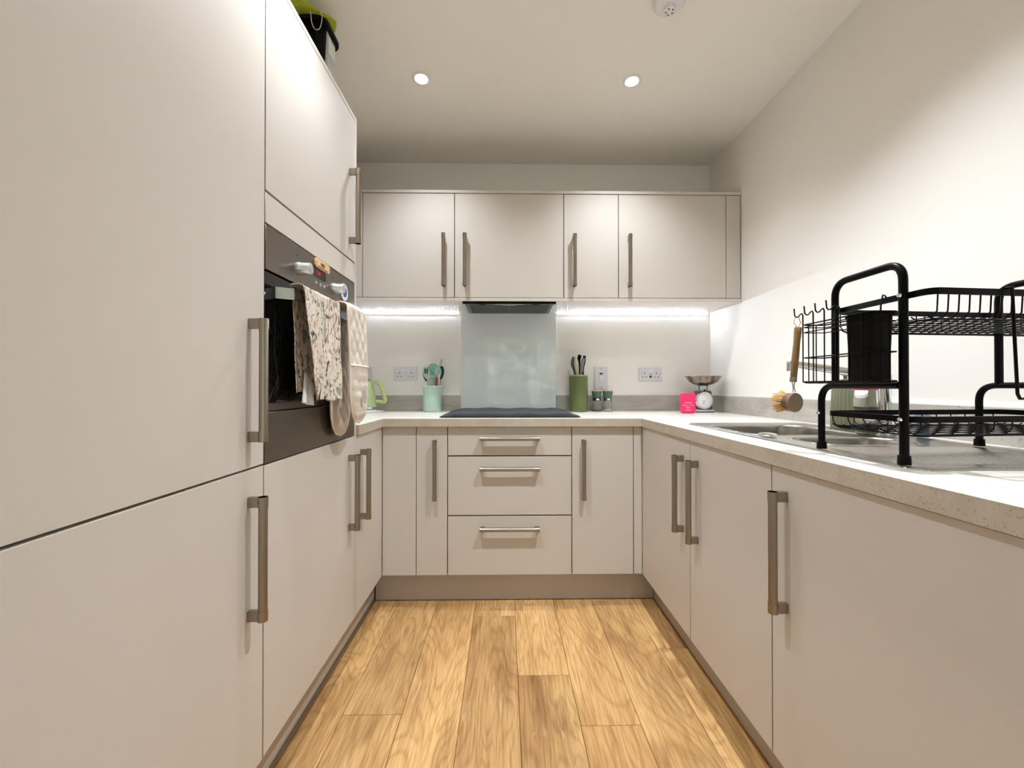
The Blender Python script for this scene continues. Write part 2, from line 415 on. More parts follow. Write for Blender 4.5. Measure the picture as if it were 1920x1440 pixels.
for i, (x, y) in enumerate(DOWNLIGHTS):
    side = 'left' if x < 0 else 'right'
    where = {1.882: 'in the ceiling in front of the wall cabinets', 1.04: 'in the ceiling above the oven and sink', .1: 'added as unseen fill over the camera', -1.0: 'added as unseen fill in the room behind', -2.1: 'added as unseen fill near the rear glazed doors'}[y]
    downlight(x, y, f'{side} round white recessed downlight {where}')

# smoke detector
t = thing('smoke_detector', 'white domed smoke detector on the ceiling at the top edge', 'detector', (.6, 1.475, CEIL))
MB().lathe((.6, 1.475, CEIL), [(0, -.001), (.058, -.001), (.06, -.006), (.058, -.018), (.046, -.030), (.028, -.036), (.024, -.037), (0, -.037)][::-1], 40).build('base', M_white, t)
MB().lathe((.6, 1.475, CEIL), [(0, -.0525), (.014, -.0525), (.0195, -.049), (.021, -.0372), (0, -.0372)], 28).build('sensor_cap', M_white, t)
for a in range(5):
    an = a*2*PI/5 + .4; c = Vector((.6+.0125*math.cos(an), 1.475+.0125*math.sin(an), CEIL-.0528))
    MB().lathe(c, [(0, -.0006), (.0028, -.0006), (.0028, .002), (0, .002)], 10).build('vent_hole', M_dark, t)

# ================================================================== fitted cabinets
PLB, PLL, PLR, PLW = 1.977, -.594, .664, 2.25
def fr(run, s0, s1, d0, d1, z0, z1):
    if run == 'B': return (s0, s1, PLB-d1, PLB-d0, z0, z1)
    if run == 'W': return (s0, s1, PLW-d1, PLW-d0, z0, z1)
    if run == 'L': return (PLL+d0, PLL+d1, s0, s1, z0, z1)
    return (PLR-d1, PLR-d0, s0, s1, z0, z1)
def fp(run, s, d, z):
    return {'B': (s, PLB-d, z), 'W': (s, PLW-d, z), 'L': (PLL+d, s, z), 'R': (PLR-d, s, z)}[run]
def handle(par, run, s, zc, L=.286, horiz=False):
    m = MB(); h = L/2; ft = .0125
    if horiz:
        m.cyl(fp(run, s-h, .033, zc), fp(run, s+h, .033, zc), .0098, n=20)
        for e in (-1, 1):
            a, b_ = sorted((s+e*h, s+e*(h-.024)))
            m.cyl(fp(run, a, .033, zc), fp(run, b_, .033, zc), .0108, n=20)
            m.box(*fr(run, a, b_, .0, .033, zc-.006, zc+.006), bev=.0008)
    else:
        m.cyl(fp(run, s, .033, zc-h), fp(run, s, .033, zc+h), .0098, n=20)
        for e in (-1, 1):
            a, b_ = sorted((zc+e*h, zc+e*(h-.024)))
            m.cyl(fp(run, s, .033, a), fp(run, s, .033, b_), .0108, n=20)
            m.box(*fr(run, s-.006, s+.006, .0, .033, a, b_), bev=.0008)
    m.build('handle', M_nickel, par, label='brushed nickel bar handle')
G = .0016
def front(par, run, s0, s1, z0, z1, name='door', h=None):
    o = MB().box(*fr(run, s0+G, s1-G, -.0185, 0, z0+G, z1-G), bev=.0007).build(name, M_door, par)
    if h: handle(o, run, *h)
    return o
def carcass(par, run, s0, s1, depth, z0, z1, t=.016):
    """open-fronted box with sides, back, top, bottom"""
    m = MB(); D0 = -.0205
    m.box(*fr(run, s0, s0+t, -depth, D0, z0, z1)); m.box(*fr(run, s1-t, s1, -depth, D0, z0, z1))
    m.box(*fr(run, s0+t, s1-t, -depth, D0, z0, z0+t)); m.box(*fr(run, s0+t, s1-t, -depth, D0, z1-t, z1))
    m.box(*fr(run, s0+t, s1-t, -depth, -depth+.008, z0+t, z1-t))
    return m.build('carcass', M_gap, par)
def unit(name, label, run, s0, s1, depth, z0, z1, cat='cabinet', group=None):
    c = fp(run, (s0+s1)/2, -depth/2, z0)
    t = thing(name, label, cat, c, group)
    carcass(t, run, s0+.0005, s1-.0005, depth, z0+.001, z1-.001)
    return t
BZ0, BZ1 = .153, .869
HZ = .665
TOPZ = 2.112
# left tall units
t = unit('fridge_housing', 'tall cashmere fridge housing cabinet with two doors at the left edge', 'L', .412, 1.013, .58, BZ0, TOPZ)
front(t, 'L', .412, 1.013, BZ0, BZ1+.0015, h=(.955, HZ)); front(t, 'L', .412, 1.013, BZ1+.0035, TOPZ, h=(.955, 1.078))
t = unit('oven_housing', 'tall cashmere cabinet that holds the built-in oven', 'L', 1.0145, 1.612, .58, BZ0, TOPZ)
front(t, 'L', 1.0145, 1.612, BZ0, BZ1+.001, h=(1.558, .662)); front(t, 'L', 1.0145, 1.612, 1.5505, TOPZ, h=(1.558, 1.75))
front(t, 'L', 1.0145, 1.612, 1.469, 1.5475, name='filler_panel')
tag(B(PLL-.58, PLL, .405, 1.630, TOPZ+.0015, TOPZ+.017, .0006).build('cabinet_top_board', M_door, None, (PLL-.3, 1, TOPZ)), 'thin cashmere top board capping the tall cabinets', 'board')
tag(B(PLL-.58, PLL+.0, 1.6135, 1.6305, .153, TOPZ+.0005, .0006).build('end_panel', M_door, None, (PLL-.3, 1.62, 0)), 'tall cashmere end panel between oven cabinet and worktop', 'panel')
# left base
t = unit('corner_base_cabinet', 'narrow cashmere base cabinet right of the oven housing', 'L', 1.632, 1.975, .58, BZ0, BZ1)
front(t, 'L', 1.632, 1.975, BZ0, BZ1, h=(1.684, .664))
# back base
tag(MB().box(*fr('B', PLL+.001, -.4325, -.018, 0, BZ0+G, BZ1-G), bev=.0007).build('corner_filler_panel', M_door, None, (-.51, PLB, BZ0)), 'wide cashmere corner filler panel left of the narrow pull-out', 'panel')
t = unit('pull_out_cabinet', 'narrow cashmere pull-out base cabinet left of the drawers', 'B', -.431, -.2805, .55, BZ0, BZ1)
front(t, 'B', -.431, -.2805, BZ0, BZ1, h=(-.338, .664))
t = unit('drawer_unit', 'cashmere three-drawer base unit under the hob', 'B', -.2795, .3205, .55, BZ0, BZ1)
for z0, z1, hz in ((.7295, BZ1, .814), (.4415, .7265, .669), (BZ0, .4385, .382)): front(t, 'B', -.2795, .3205, z0, z1, 'drawer_front', h=(.02, hz, .286, True))
t = unit('base_cabinet', 'cashmere base cabinet right of the drawers', 'B', .3215, .6215, .55, BZ0, BZ1)
front(t, 'B', .3215, .6215, BZ0, BZ1, h=(.375, .664))
tag(MB().box(*fr('B', .6235, PLR-.001, -.018, 0, BZ0+G, BZ1-G), bev=.0007).build('corner_filler_panel', M_door, None, (.64, PLB, BZ0)), 'slim cashmere corner filler panel right of the base cabinet', 'panel')
# right base
t = unit('base_cabinet', 'cashmere base cabinet in the far right corner before the sink cabinet', 'R', 1.4625, 1.9555, .60, BZ0, BZ1)
front(t, 'R', 1.4625, 1.9765, BZ0, BZ1, h=(1.518, .664))
t = thing('sink_cabinet', 'cashmere cabinet directly under the sink bowls', 'cabinet', (PLR+.3, 1.236, BZ0))
mm = MB(); mm.box(*fr('R', 1.011, 1.027, -.60, -.0205, BZ0, BZ1-.005)); mm.box(*fr('R', 1.4455, 1.4615, -.60, -.0205, BZ0, BZ1-.005)); mm.box(*fr('R', 1.027, 1.4455, -.60, -.0205, BZ0, BZ0+.016)); mm.build('carcass', M_gap, t)
front(t, 'R', 1.011, 1.4615, BZ0, BZ1, h=(1.402, .664))
t = unit('base_cabinet', 'large cashmere base cabinet nearest the camera on the right', 'R', .411, 1.010, .60, BZ0, BZ1)
front(t, 'R', .411, 1.010, BZ0, BZ1, h=(.9565, .672))
tag(B(PLR+.001, XR-.003, .392, .4095, .002, BZ1).build('end_panel', M_door, None, (1, .4, 0)), 'cashmere end panel closing the right run of base cabinets', 'panel')
# wall units
WZ0, WZ1 = 1.5545, 2.130
t = unit('wall_cabinet', 'cashmere wall cabinet at the left end with its handle on the right', 'W', -.786, -.2825, .34, WZ0, WZ1)
front(t, 'W', -.786, -.2825, WZ0, WZ1, h=(-.339, 1.756))
t = unit('wall_cabinet', 'cashmere wall cabinet above the cooker hood', 'W', -.2815, .3215, .34, WZ0, WZ1)
front(t, 'W', -.2815, .3215, WZ0, WZ1, h=(-.223, 1.756))
t = unit('wall_cabinet', 'narrow cashmere wall cabinet right of the hood', 'W', .3225, .626, .34, WZ0, WZ1)
front(t, 'W', .3225, .626, WZ0, WZ1, h=(.379, 1.756))
t = unit('wall_cabinet', 'wide cashmere wall cabinet towards the right wall', 'W', .627, 1.2285, .34, WZ0, WZ1)
front(t, 'W', .627, 1.2285, WZ0, WZ1, h=(.683, 1.756))
tag(MB().box(*fr('W', 1.2305, 1.3085, -.018, 0, WZ0+G, WZ1-G), bev=.0007).build('wall_filler_panel', M_door, None, (1.27, PLW, WZ0)), 'slim cashmere filler between wall cabinet and right wall', 'panel')
tag(MB().box(*fr('W', -1.195, -.788, -.018, 0, WZ0+G, WZ1-G), bev=.0007).build('wall_filler_panel', M_door, None, (-1, PLW, WZ0)), 'cashmere filler at the left end of the wall cabinets beside the tall cabinet', 'panel')
tag(B(-1.195, 1.3105, PLW-.004, YB-.003, WZ1+.0015, WZ1+.0175, .0006).build('wall_cabinet_top_board', M_door, None, (0, 2.4, WZ1)), 'long thin cashmere board along the top of the wall cabinets', 'board')
tag(B(-1.195, 1.3105, PLW-.004, YB-.003, 1.5345, 1.5525, .0006).build('wall_cabinet_base_board', mat('base_board_laminate', (214, 205, 193), .17, spec=.6), None, (0, 2.4, 1.53)), 'long cashmere board under the wall cabinets that carries the lights', 'board')
# plinths
tag(B(-.666, -.650, .41, 2.040, .004, .150).build('plinth', M_plinth, None, (-.66, 1.2, 0)), 'taupe plinth under the left cabinets', 'plinth')
tag(B(-.645, .738, 2.042, 2.058, .004, .150).build('plinth', M_plinth, None, (0, 2.05, 0)), 'taupe plinth under the drawers at the back', 'plinth')
tag(B(.742, .758, .41, 2.062, .004, .150).build('plinth', M_plinth, None, (.75, 1.2, 0)), 'taupe plinth under the right cabinets', 'plinth')
MB().box(-.649, -.641, .41, 2.036, .001, .02).build('plinth_seal', M_nickel, [o for o in bpy.data.objects if o.name == 'plinth'][0])

# ================================================================== worktop with sink cut-out
WT0, WT1 = .8715, .910
SX0, SX1, SY0, SY1 = .742, 1.222, .727, 1.677
hx0, hx1, hy0, hy1 = SX0+.012, SX1-.012, SY0+.012, SY1-.012
wt = MB()
for q in ((XL+.002, XR-.002, 1.952, YB-.002), (XL+.002, -.582, 1.6315, 1.952), (.653, hx0, .395, 1.952), (hx1, XR-.002, .395, 1.952), (hx0, hx1, .395, hy0), (hx0, hx1, hy1, 1.952)):
    wt.box(q[0], q[1], q[2], q[3], WT0, WT1)
wo = wt.build('worktop', [M_top, M_edge_shade], None, (0, 2.0, WT0))
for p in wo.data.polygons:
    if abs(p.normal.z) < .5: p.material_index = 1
tag(wo, 'pale speckled stone worktop running round three sides', 'worktop')
# upstands
def upstand(label, q, strip):
    o = B(*q).build('upstand', M_ups, None, (q[0], q[2], WT1)); tag(o, label, 'upstand'); B(*strip).build('sealant_line', M_sil, o)
U0, U1 = WT1+.0005, 1.008
upstand('grey stone upstand on the back wall left of the splashback', (XL+.02, -.285, YB-.016, YB-.001, U0, U1), (XL+.02, -.285, YB-.013, YB-.001, U1, U1+.0045))
upstand('grey stone upstand on the back wall right of the splashback', (.3215, XR-.018, YB-.016, YB-.001, U0, U1), (.3215, XR-.018, YB-.013, YB-.001, U1, U1+.0045))
upstand('long grey stone upstand along the right wall behind the sink', (XR-.016, XR-.001, .395, YB-.018, U0, U1), (XR-.012, XR-.001, .395, YB-.018, U1, U1+.0045))
upstand('grey stone upstand along the left wall beside the kettle', (XL+.001, XL+.016, 1.634, YB-.018, U0, U1), (XL+.001, XL+.012, 1.634, YB-.018, U1, U1+.0045))
# splashback
t = thing('glass_splashback', 'pale glossy glass splashback behind the hob', 'splashback', (.02, YB-.005, WT1))
B(-.2835, .3195, YB-.009, YB-.002, U0, 1.5325).build('glass_panel', M_splash, t)
for x in (-.2845, .3175): B(x, x+.003, YB-.0095, YB-.0015, U0, 1.532).build('edge_strip', M_splashe, t)  # whitened strips paint the glow of the lit glass edges

# cooker hood
t = thing('cooker_hood', 'grey steel built-in cooker hood under the middle wall cabinet', 'hood', (.02, 2.4, 1.522))
hx = (-.238, .280)
B(hx[0], hx[1], 2.262, 2.58, 1.526, 1.5338, .001).build('base_plate', M_hood, t)
B(hx[0], hx[1], 2.256, 2.2625, 1.5215, 1.5338).build('front_lip', M_blackp, t)
for a, b_ in ((hx[0]+.03, .018), (.024, hx[1]-.03)):
    f = B(a, b_, 2.315, 2.562, 1.5235, 1.5262).build('filter', M_mesh, t)
    q = MB()
    for i in range(12): yy = 2.325 + i*.02; q.box(a+.006, b_-.006, yy, yy+.004, 1.5222, 1.5236)
    q.build('slats', M_hood, f); f.children[0]['kind'] = 'stuff'
q = MB(); q.prism(rrect(-.06, .10, 2.272, 2.298, .008), 'Z', 1.5235, 1.5262); q.build('control_strip', M_greyt, t)
q = MB(); q.prism(rrect(-.02, .06, 2.300, 2.310, .004), 'Z', 1.5232, 1.5262); q.build('filter_latch', M_greyt, t)
for x in (-.13, .17): MB().lathe((x, 2.288, 1.5252), [(0, -.001), (.02, -.001), (.022, .001), (0, .001)], 20).build('hood_lamp', M_dark, t)
for x in (hx[0]+.002, hx[1]-.010): B(x, x+.008, 2.27, 2.575, 1.524, 1.5262).build('side_trim', M_chrome, t)

# LED strips, glued to the wall just below the base board; each emitter is a part
led_me = None
def led_strip(x0, x1, label):
    global led_me
    t = thing('led_strip', label, 'light', ((x0+x1)/2, YB-.004, 1.528))
    B(x0, x1, YB-.004, YB-.001, 1.5225, 1.5335).build('strip', M_white, t)
    n = int((x1-x0)/.019)
    for i in range(n):
        x = x0 + .0095 + i*.019
        if led_me is None:
            o = B(x-.0025, x+.0025, YB-.0062, YB-.0042, 1.5275, 1.5325).build('led', M_led, t)
            led_me = o.data; base = x - t.location.x
        else:
            o = bpy.data.objects.new('led', led_me); COL.objects.link(o); o.parent = t
            o.location = (x - t.location.x - led_x0, 0, 0)
        if i == 0 and o.location.x == 0: globals()['led_x0'] = x - t.location.x
led_x0 = 0
led_strip(-.96, -.292, 'row of bright white led lights left of the cooker hood')
led_strip(.327, 1.298, 'row of bright white led lights right of the cooker hood')

# ================================================================== sink
sk = MB(); NX, NY = 120, 236
def sd_rr(x, y, cx, cy, hw, hh, r):
    qx, qy = abs(x-cx)-hw+r, abs(y-cy)-hh+r
    return math.hypot(max(qx, 0), max(qy, 0)) + min(max(qx, qy), 0) - r
def sm(a, b_, x): t = max(0, min(1, (x-a)/(b_-a))); return t*t*(3-2*t)
def sinkz(x, y):
    d = sd_rr(x, y, (SX0+SX1)/2, (SY0+SY1)/2, (SX1-SX0)/2, (SY1-SY0)/2, .045)
    z = .9105 + .004*sm(0, -.006, d) - .0035*sm(-.010, -.020, d)
    b1 = sd_rr(x, y, .970, 1.440, .185, .178, .085)
    b2 = sd_rr(x, y, .975, 1.135, .145, .085, .065)
    gx = sm(.800, .830, x)*sm(1.190, 1.170, x)*sm(.775, .80, y)*sm(1.030, 1.0, y)
    z += gx*0.0034*(.5+.5*math.cos((x-.8)*2*PI/.024)) - .002*gx
    return z, d, min(b1, b2)
rows = []
for i in range(NX+1):
    row = []
    for j in range(NY+1):
        x = SX0 + (SX1-SX0)*i/NX; y = SY0 + (SY1-SY0)*j/NY
        z, d, bb = sinkz(x, y)
        row.append(None if (d > .0035 or bb < .0012) else sk.bm.verts.new((x, y, z)))
    rows.append(row)
for i in range(NX):
    for j in range(NY):
        q = (rows[i][j], rows[i+1][j], rows[i+1][j+1], rows[i][j+1])
        if all(q): sk.bm.faces.new(q)
def bowl(cx, cy, hw, hh, r, depth):
    loops = []
    prof = [(.0085, .9112), (.006, .9122), (.002, .9123), (-.001, .9112), (-.0035, .908), (-.0045, .902)]
    for k in range(1, 7): prof.append((-.0045-.009*k/6, .902-(depth-.04)*k/6))
    for k in range(1, 8):
        a = PI/2*k/7; prof.append((-.0135-.028*(1-math.cos(a)), .902-(depth-.04)-.028*math.sin(a)))
    prof.append((-.075, .902-depth+.010))
    for o_, z in prof:
        loops.append([sk.bm.verts.new((x, y, z)) for x, y in rrect(cx-hw-o_, cx+hw+o_, cy-hh-o_, cy+hh+o_, max(.006, r+o_), 12)])
    n = len(loops[0])
    for A, C in zip(loops, loops[1:]):
        for j in range(n): sk.bm.faces.new((A[j], A[(j+1) % n], C[(j+1) % n], C[j]))
    sk.bm.faces.new(loops[-1])
bowl(.970, 1.440, .185, .178, .085, .150); bowl(.975, 1.135, .145, .085, .065, .100)
st = thing('sink', 'stainless steel inset sink with one and a half bowls and drainer', 'sink', (.98, 1.2, WT1))
sb = sk.build('basin', M_steel, st, angle=60)
md = sb.modifiers.new('sol', 'SOLIDIFY'); md.thickness = .0008; md.offset = -1
for c, r in (((.970, 1.440, .762), .038), ((.975, 1.135, .812), .03)):
    MB().lathe(c, [(0, .003), (r*.5, .003), (r*.55, .001), (r*.9, .001), (r, .003), (r, 0), (0, 0)][::-1], 28).build('drain', M_chrome, st)
t_ = MB().lathe((.80, 1.235, WT1+.0045), [(0, 0), (.024, 0), (.026, .003), (.022, .006), (.01, .008), (0, .008)], 24)
tag(t_.build('plug_strainer', M_chrome, None, (.80, 1.235, WT1+.0045)), 'small bright chrome disc on the front ledge of the sink', 'plug')

# tap
tx, ty = 1.165, 1.235
t = thing('tap', 'chrome mixer tap with long swan spout behind the drying rack', 'tap', (tx, ty, .9135))
MB().lathe((tx, ty, .9135), [(0, 0), (.026, 0), (.026, .006), (.019, .012), (.016, .03), (.016, .165), (.0175, .17), (.0175, .185), (.01, .192), (0, .192)], 28).build('column', M_chrome, t)
MB().tube([(tx, ty, 1.098), (tx-.03, ty+.025, 1.10), (tx-.09, ty+.072, 1.117), (tx-.185, ty+.148, 1.142)], [.0145, .0145, .0135, .011], 16).build('spout', M_chrome, t)
MB().lathe((tx-.187, ty+.150, 1.116), [(0, 0), (.0105, 0), (.0115, .003), (.0115, .032), (.008, .036), (0, .036)], 20).build('nozzle', M_chrome, t)
b_ = MB(); b_.cyl((tx-.062, ty-.008, .966), (tx+.05, ty+.01, .966), .0155); b_.build('valve_body', M_chrome, t)
for sx, r_ in ((-.062, -1), (.05, 1)):
    c = Vector((tx+sx, ty-.008 if r_ < 0 else ty+.01, .966))
    MB().cyl(c, c+Vector((r_*.026, r_*.004, 0)), .0185, .0165, 20).build('valve_knob', M_chrome, t)
tag(MB().lathe((1.225, 1.18, .915), [(0, 0), (.014, 0), (.014, .045), (.018, .05), (.019, .062), (.012, .068), (0, .068)], 20).build('pop_up_waste_knob', mat('blue_grey_knob', (96, 104, 118), .4), None, (1.225, 1.18, .915)), 'small blue grey round knob behind the sink by the wall', 'knob')

# soap dispenser (ribbed)
t = thing('soap_dispenser', 'large sage green ribbed pot with grey pump behind the sink', 'dispenser', (1.262, 1.478, WT1))
t.location = (1.240, 1.470, WT1+.0006); c = tuple(t.location); R_ = .041
MB().lathe(c, [(0, 0), (.041, 0), (.0430, .004), (.0415, .08), (.0385, .150), (.034, .162), (.02, .168), (0, .168)], 120, ribs=24, rib_d=.004).build('body', M_sage, t)
MB().lathe(c, [(.017, .168), (.017, .178), (.006, .180), (.006, .194), (0, .194)], 20).build('neck', M_greyp, t)
q = MB(); q.lathe(c, [(0, .194), (.012, .194), (.013, .196), (.013, .204), (0, .206)], 20); q.box(c[0]-.045, c[0], c[1]-.005, c[1]+.005, c[2]+.196, c[2]+.204, .002); q.build('pump_head', M_greyp, t)
# clear bottle with pink label
c = (1.165, 1.304, .9135)
t = thing('washing_up_bottle', 'clear plastic bottle with a pink label beside the tap', 'bottle', c)
MB().lathe(c, [(0, 0), (.029, 0), (.032, .005), (.031, .09), (.030, .135), (.020, .155), (.012, .160), (.012, .168), (0, .168)], 36).build('bottle_body', M_clear, t)
MB().lathe(c, [(.0318, .138), (.0325, .138), (.0325, .152), (.0285, .155), (.028, .152)], 36).build('label_band', M_pinkl, t)
MB().lathe(c, [(0, .168), (.013, .168), (.013, .184), (.006, .188), (0, .188)], 20).build('cap', M_white, t)
MB().lathe(c, [(0, .004), (.0285, .004), (.0285, .085), (0, .085)], 30).build('liquid', mat('green_grey_liquid', (120, 132, 112), .1, trans=.6), t)

# ================================================================== hob under a black cover
t = thing('hob', 'black glass hob under a black fabric cover', 'hob', (.02, 2.28, WT1))
B(-.27, .31, 2.05, 2.54, WT1+.0005, WT1+.006, .001).build('glass_plate', M_glassb, t)
q = MB()
def cov(u, v):
    x0, x1 = -.325, .370
    x = x0 + (x1-x0)*u; y = 2.006 + .560*v
    e = min(u, 1-u)*(x1-x0)
    z = WT1 + .0075 + .011*sm(0, .085, e)*(1 if v > .02 else .55)
    z += .0016*sm(0, .06, e)*math.sin(u*21+1.0)*(.5+v) + .002*noise.noise(Vector((x*9, y*14, 0)))*sm(0, .05, e)
    x += .004*noise.noise(Vector((y*9, 0, 5)))
    if v == 0 or v == 1: z = WT1+.003
    if u == 0 or u == 1: z = WT1+.003
    return Vector((x, y, z))
q.grid(cov, 90, 40)
o = q.build('hob_cover', M_mat, None, (.02, 2.0, WT1)); tag(o, 'wavy black fabric mat laid over the hob', 'mat')
md = o.modifiers.new('sol', 'SOLIDIFY'); md.thickness = .0018; md.offset = 1

# ================================================================== oven
t = thing('built_in_oven', 'built-in oven with dark steel control panel and black glass door', 'oven', (PLL-.02, 1.313, .872))
oy0, oy1 = 1.017, 1.610
B(PLL-.020, PLL, oy0, oy1, 1.3555, 1.4665, .0008).build('control_panel', M_oven, t)
dr = B(PLL-.020, PLL-.002, oy0, oy1, 1.0215, 1.3505, .0008).build('oven_door', M_glassb, t)
B(PLL-.018, PLL-.0035, oy0, oy1, 1.002, 1.021).build('door_bottom_rail', M_oven, t)
B(PLL-.020, PLL, oy0, oy1, .8725, .999, .0008).build('lower_panel', M_oven, t)
B(PLL-.50, PLL-.022, oy0+.02, oy1-.02, .890, 1.455).build('oven_body', M_dark, t)
# arched flat handle: centre line in plan
hm = MB(); pts = []
for i in range(25):
    u = i/24; y = 1.064 + (1.556-1.064)*u
    e = min(u, 1-u)
    x = PLL - .002 + .047*(1-(1-min(1, e/.10))**2)**.5
    pts.append((x, y))
inner = [(x-.006, y) for x, y in pts]
poly = pts + list(reversed(inner))
ri = []
A0 = [hm.bm.verts.new((p[0], p[1], 1.292)) for p in pts]; A1 = [hm.bm.verts.new((p[0], p[1], 1.322)) for p in pts]
C0 = [hm.bm.verts.new((p[0], p[1], 1.292)) for p in inner]; C1 = [hm.bm.verts.new((p[0], p[1], 1.322)) for p in inner]
for i in range(24):
    for a, b2 in ((A0, A1), (A1, C1), (C1, C0), (C0, A0)): hm.bm.faces.new((a[i], a[i+1], b2[i+1], b2[i]))
for i in (0, 24): hm.bm.faces.new((A0[i], A1[i], C1[i], C0[i]))
hm.build('handle', mat('satin_steel', (190, 192, 190), .25, metal=1.0), dr, label='arched flat steel oven handle')
M_knob = mat('knob_metal', (206, 206, 208), .24, metal=.8)
for y in (1.174, 1.411):
    k = MB().lathe((PLL, y, 1.400), [(0, 0), (.0195, 0), (.0195, .009), (.0172, .013), (.0165, .035), (.0150, .038), (0, .038)], 36, axis='X').build('knob', M_knob, t)
    B(PLL+.036, PLL+.0392, y-.0045, y+.0045, 1.385, 1.415, .001).build('grip', M_knob, k)
    MB().lathe((PLL-.0006, y-.002, 1.438), [(0, 0), (.0028, 0), (.0028, .001), (0, .001)], 10, axis='X').build('mark', M_dark, t)
d_ = B(PLL-.0008, PLL+.0006, 1.272, 1.352, 1.4065, 1.440).build('display', M_disp, t)
text('12:40', .014, M_red, d_, Matrix.Translation((PLL+.0011, 1.312-.012, 1.422)) @ Matrix.Rotation(PI/2, 4, 'Z') @ Matrix.Rotation(PI/2, 4, 'X'), 'digits')
for y in (1.283, 1.312, 1.341): MB().lathe((PLL, y, 1.389), [(0, 0), (.0052, 0), (.0052, .002), (.004, .003), (0, .003)], 18, axis='X').build('button', M_knob, t)
# magnets on the panel
c = (PLL+.0005, 1.322, 1.452)
t = thing('wooden_plaque', 'small pale wooden plaque stuck above the oven display', 'plaque', c)
pl = [(1.272, 1.444), (1.280, 1.437), (1.364, 1.437), (1.372, 1.444), (1.372, 1.458), (1.364, 1.4655), (1.280, 1.4655), (1.272, 1.458)]
MB().prism(pl, 'X', PLL+.0008, PLL+.006).build('board', M_plaque, t)
B(PLL+.0062, PLL+.0067, 1.286, 1.358, 1.4405, 1.4425).build('line', M_burn, t)
for i, (a, b2) in enumerate(((1.306, 1.311), (1.3135, 1.318), (1.3205, 1.325), (1.3275, 1.332))): B(PLL+.0062, PLL+.0067, a, b2, 1.4475, 1.4575).build('burnt_letter', M_burn, t)
for y in (1.277, 1.367): MB().lathe((PLL+.0062, y, 1.451), [(0, 0), (.0014, 0), (.0014, .0005), (0, .0005)], 10, axis='X').build('pin_hole', M_dark, t)
c = (PLL+.0008, 1.502, 1.409)
t = thing('round_magnet', 'round white and blue magnet beside the right oven knob', 'magnet', c)
MB().lathe(c, [(0, 0), (.031, 0), (.0315, .002), (.030, .004), (0, .004)], 40, axis='X').build('disc', M_white, t)
MB().lathe((c[0]+.0041, c[1], c[2]), [(0, 0), (.014, 0), (.019, .0001), (.019, .0006), (0, .0006)], 14, axis='X').build('blue_print', M_blue, t)

# ================================================================== tea towel over the oven handle
q = MB(); XB, XF, ZT = -.572, -.534, 1.3275
def towel(u, v):
    # v 0..1 : back hem -> over the bar -> front hem
    Lb, La, Lf = 1.3275-1.045, .045, 1.3275-1.022
    s = v*(Lb+La+Lf)
    if s < Lb: x, z, f, side = XB, 1.045 + s, (Lb-s)/Lb, -1
    elif s < Lb+La:
        a = PI*(1-(s-Lb)/La); r = (XF-XB)/2; x, z, f, side = (XB+XF)/2 + r*math.cos(a), ZT + .008*math.sin(a), 0, 0
    else: x, z, f, side = XF, ZT-(s-Lb-La), (s-Lb-La)/Lf, 1
    yl = 1.083 + .062*f; yr = 1.318 + (.006*f if side == 1 else -.03*f)
    if side == -1: yl = 1.100 + .02*f
    y = yl + (yr-yl)*u
    amp = (.0015 + .006*f)
    w = math.sin(u*19+.8+1.5*f) * .6 + math.sin(u*33+2.1)*.4
    x += amp*w*(1 if side >= 0 else .45) + (.005*f if side == 1 else 0)
    x += .004*f*noise.noise(Vector((u*5, v*7, 2)))
    y += .004*f*math.sin(v*26+u*4)
    z += .004*f*f*math.sin(u*7)
    if side == -1: x = max(x, -.588)
    return Vector((x, y, z))
q.grid(towel, 70, 120)
t = thing('tea_towel', 'tea towel with botanical print folded over the oven handle', 'towel', (-.55, 1.2, 1.3))
o = q.build('cloth', M_floral, t, angle=80); md = o.modifiers.new('sol', 'SOLIDIFY'); md.thickness = .0016; md.offset = 0
q = MB()
def corner(u, v):
    a = Vector((-.563, 1.150, 1.105)); b2 = Vector((-.552, 1.114, 1.018)); c2 = Vector((-.545, 1.160, 1.010)); d2 = Vector((-.548, 1.188, 1.060))
    top = a.lerp(d2, u*.75+.02); bot = b2.lerp(c2, u)
    p = top.lerp(bot, v); p.x += .006*math.sin(u*9)*v; return p
q.grid(corner, 14, 14); o = q.build('lining_corner', M_white, t, label='white turned-out corner of the towel'); md = o.modifiers.new('sol', 'SOLIDIFY'); md.thickness = .0014

# ================================================================== double oven glove
t = thing('oven_glove', 'quilted cream double oven glove hanging over the oven handle', 'oven glove', (-.545, 1.42, 1.3))
MX_IN, MX_OUT = -.5745, -.512
def mpath(s):
    """s in metres from inner tip to outer tip; returns x,z and normal"""
    Lb = 1.322-.893; R0 = (MX_OUT-MX_IN)/2; La = PI*R0*.85; 
    if s < Lb: return MX_IN, .893+s, Vector((-1, 0, 0))
    if s < Lb+La:
        a = PI*(1-(s-Lb)/La); return (MX_IN+MX_OUT)/2 + R0*math.cos(a), 1.322+.018*math.sin(a), Vector((math.cos(a), 0, math.sin(a))).normalized()
    return MX_OUT + .004*math.sin((s-Lb-La)*8), 1.322-(s-Lb-La), Vector((1, 0, 0))
LT = (1.322-.893) + PI*((MX_OUT-MX_IN)/2)*.85 + (1.322-.938)
def mhalf(s):
    W = .081; e = min(s, LT-s)
    return W*math.sqrt(max(0, 1-(1-min(1, e/.105))**2))**.9 + .0001
def mcy(s): return 1.432 + (.0 if s < .42 else -.022*min(1, (s-.42)/.1)) + (.022*max(0, (s-.52)/.36) if s > .52 else 0)
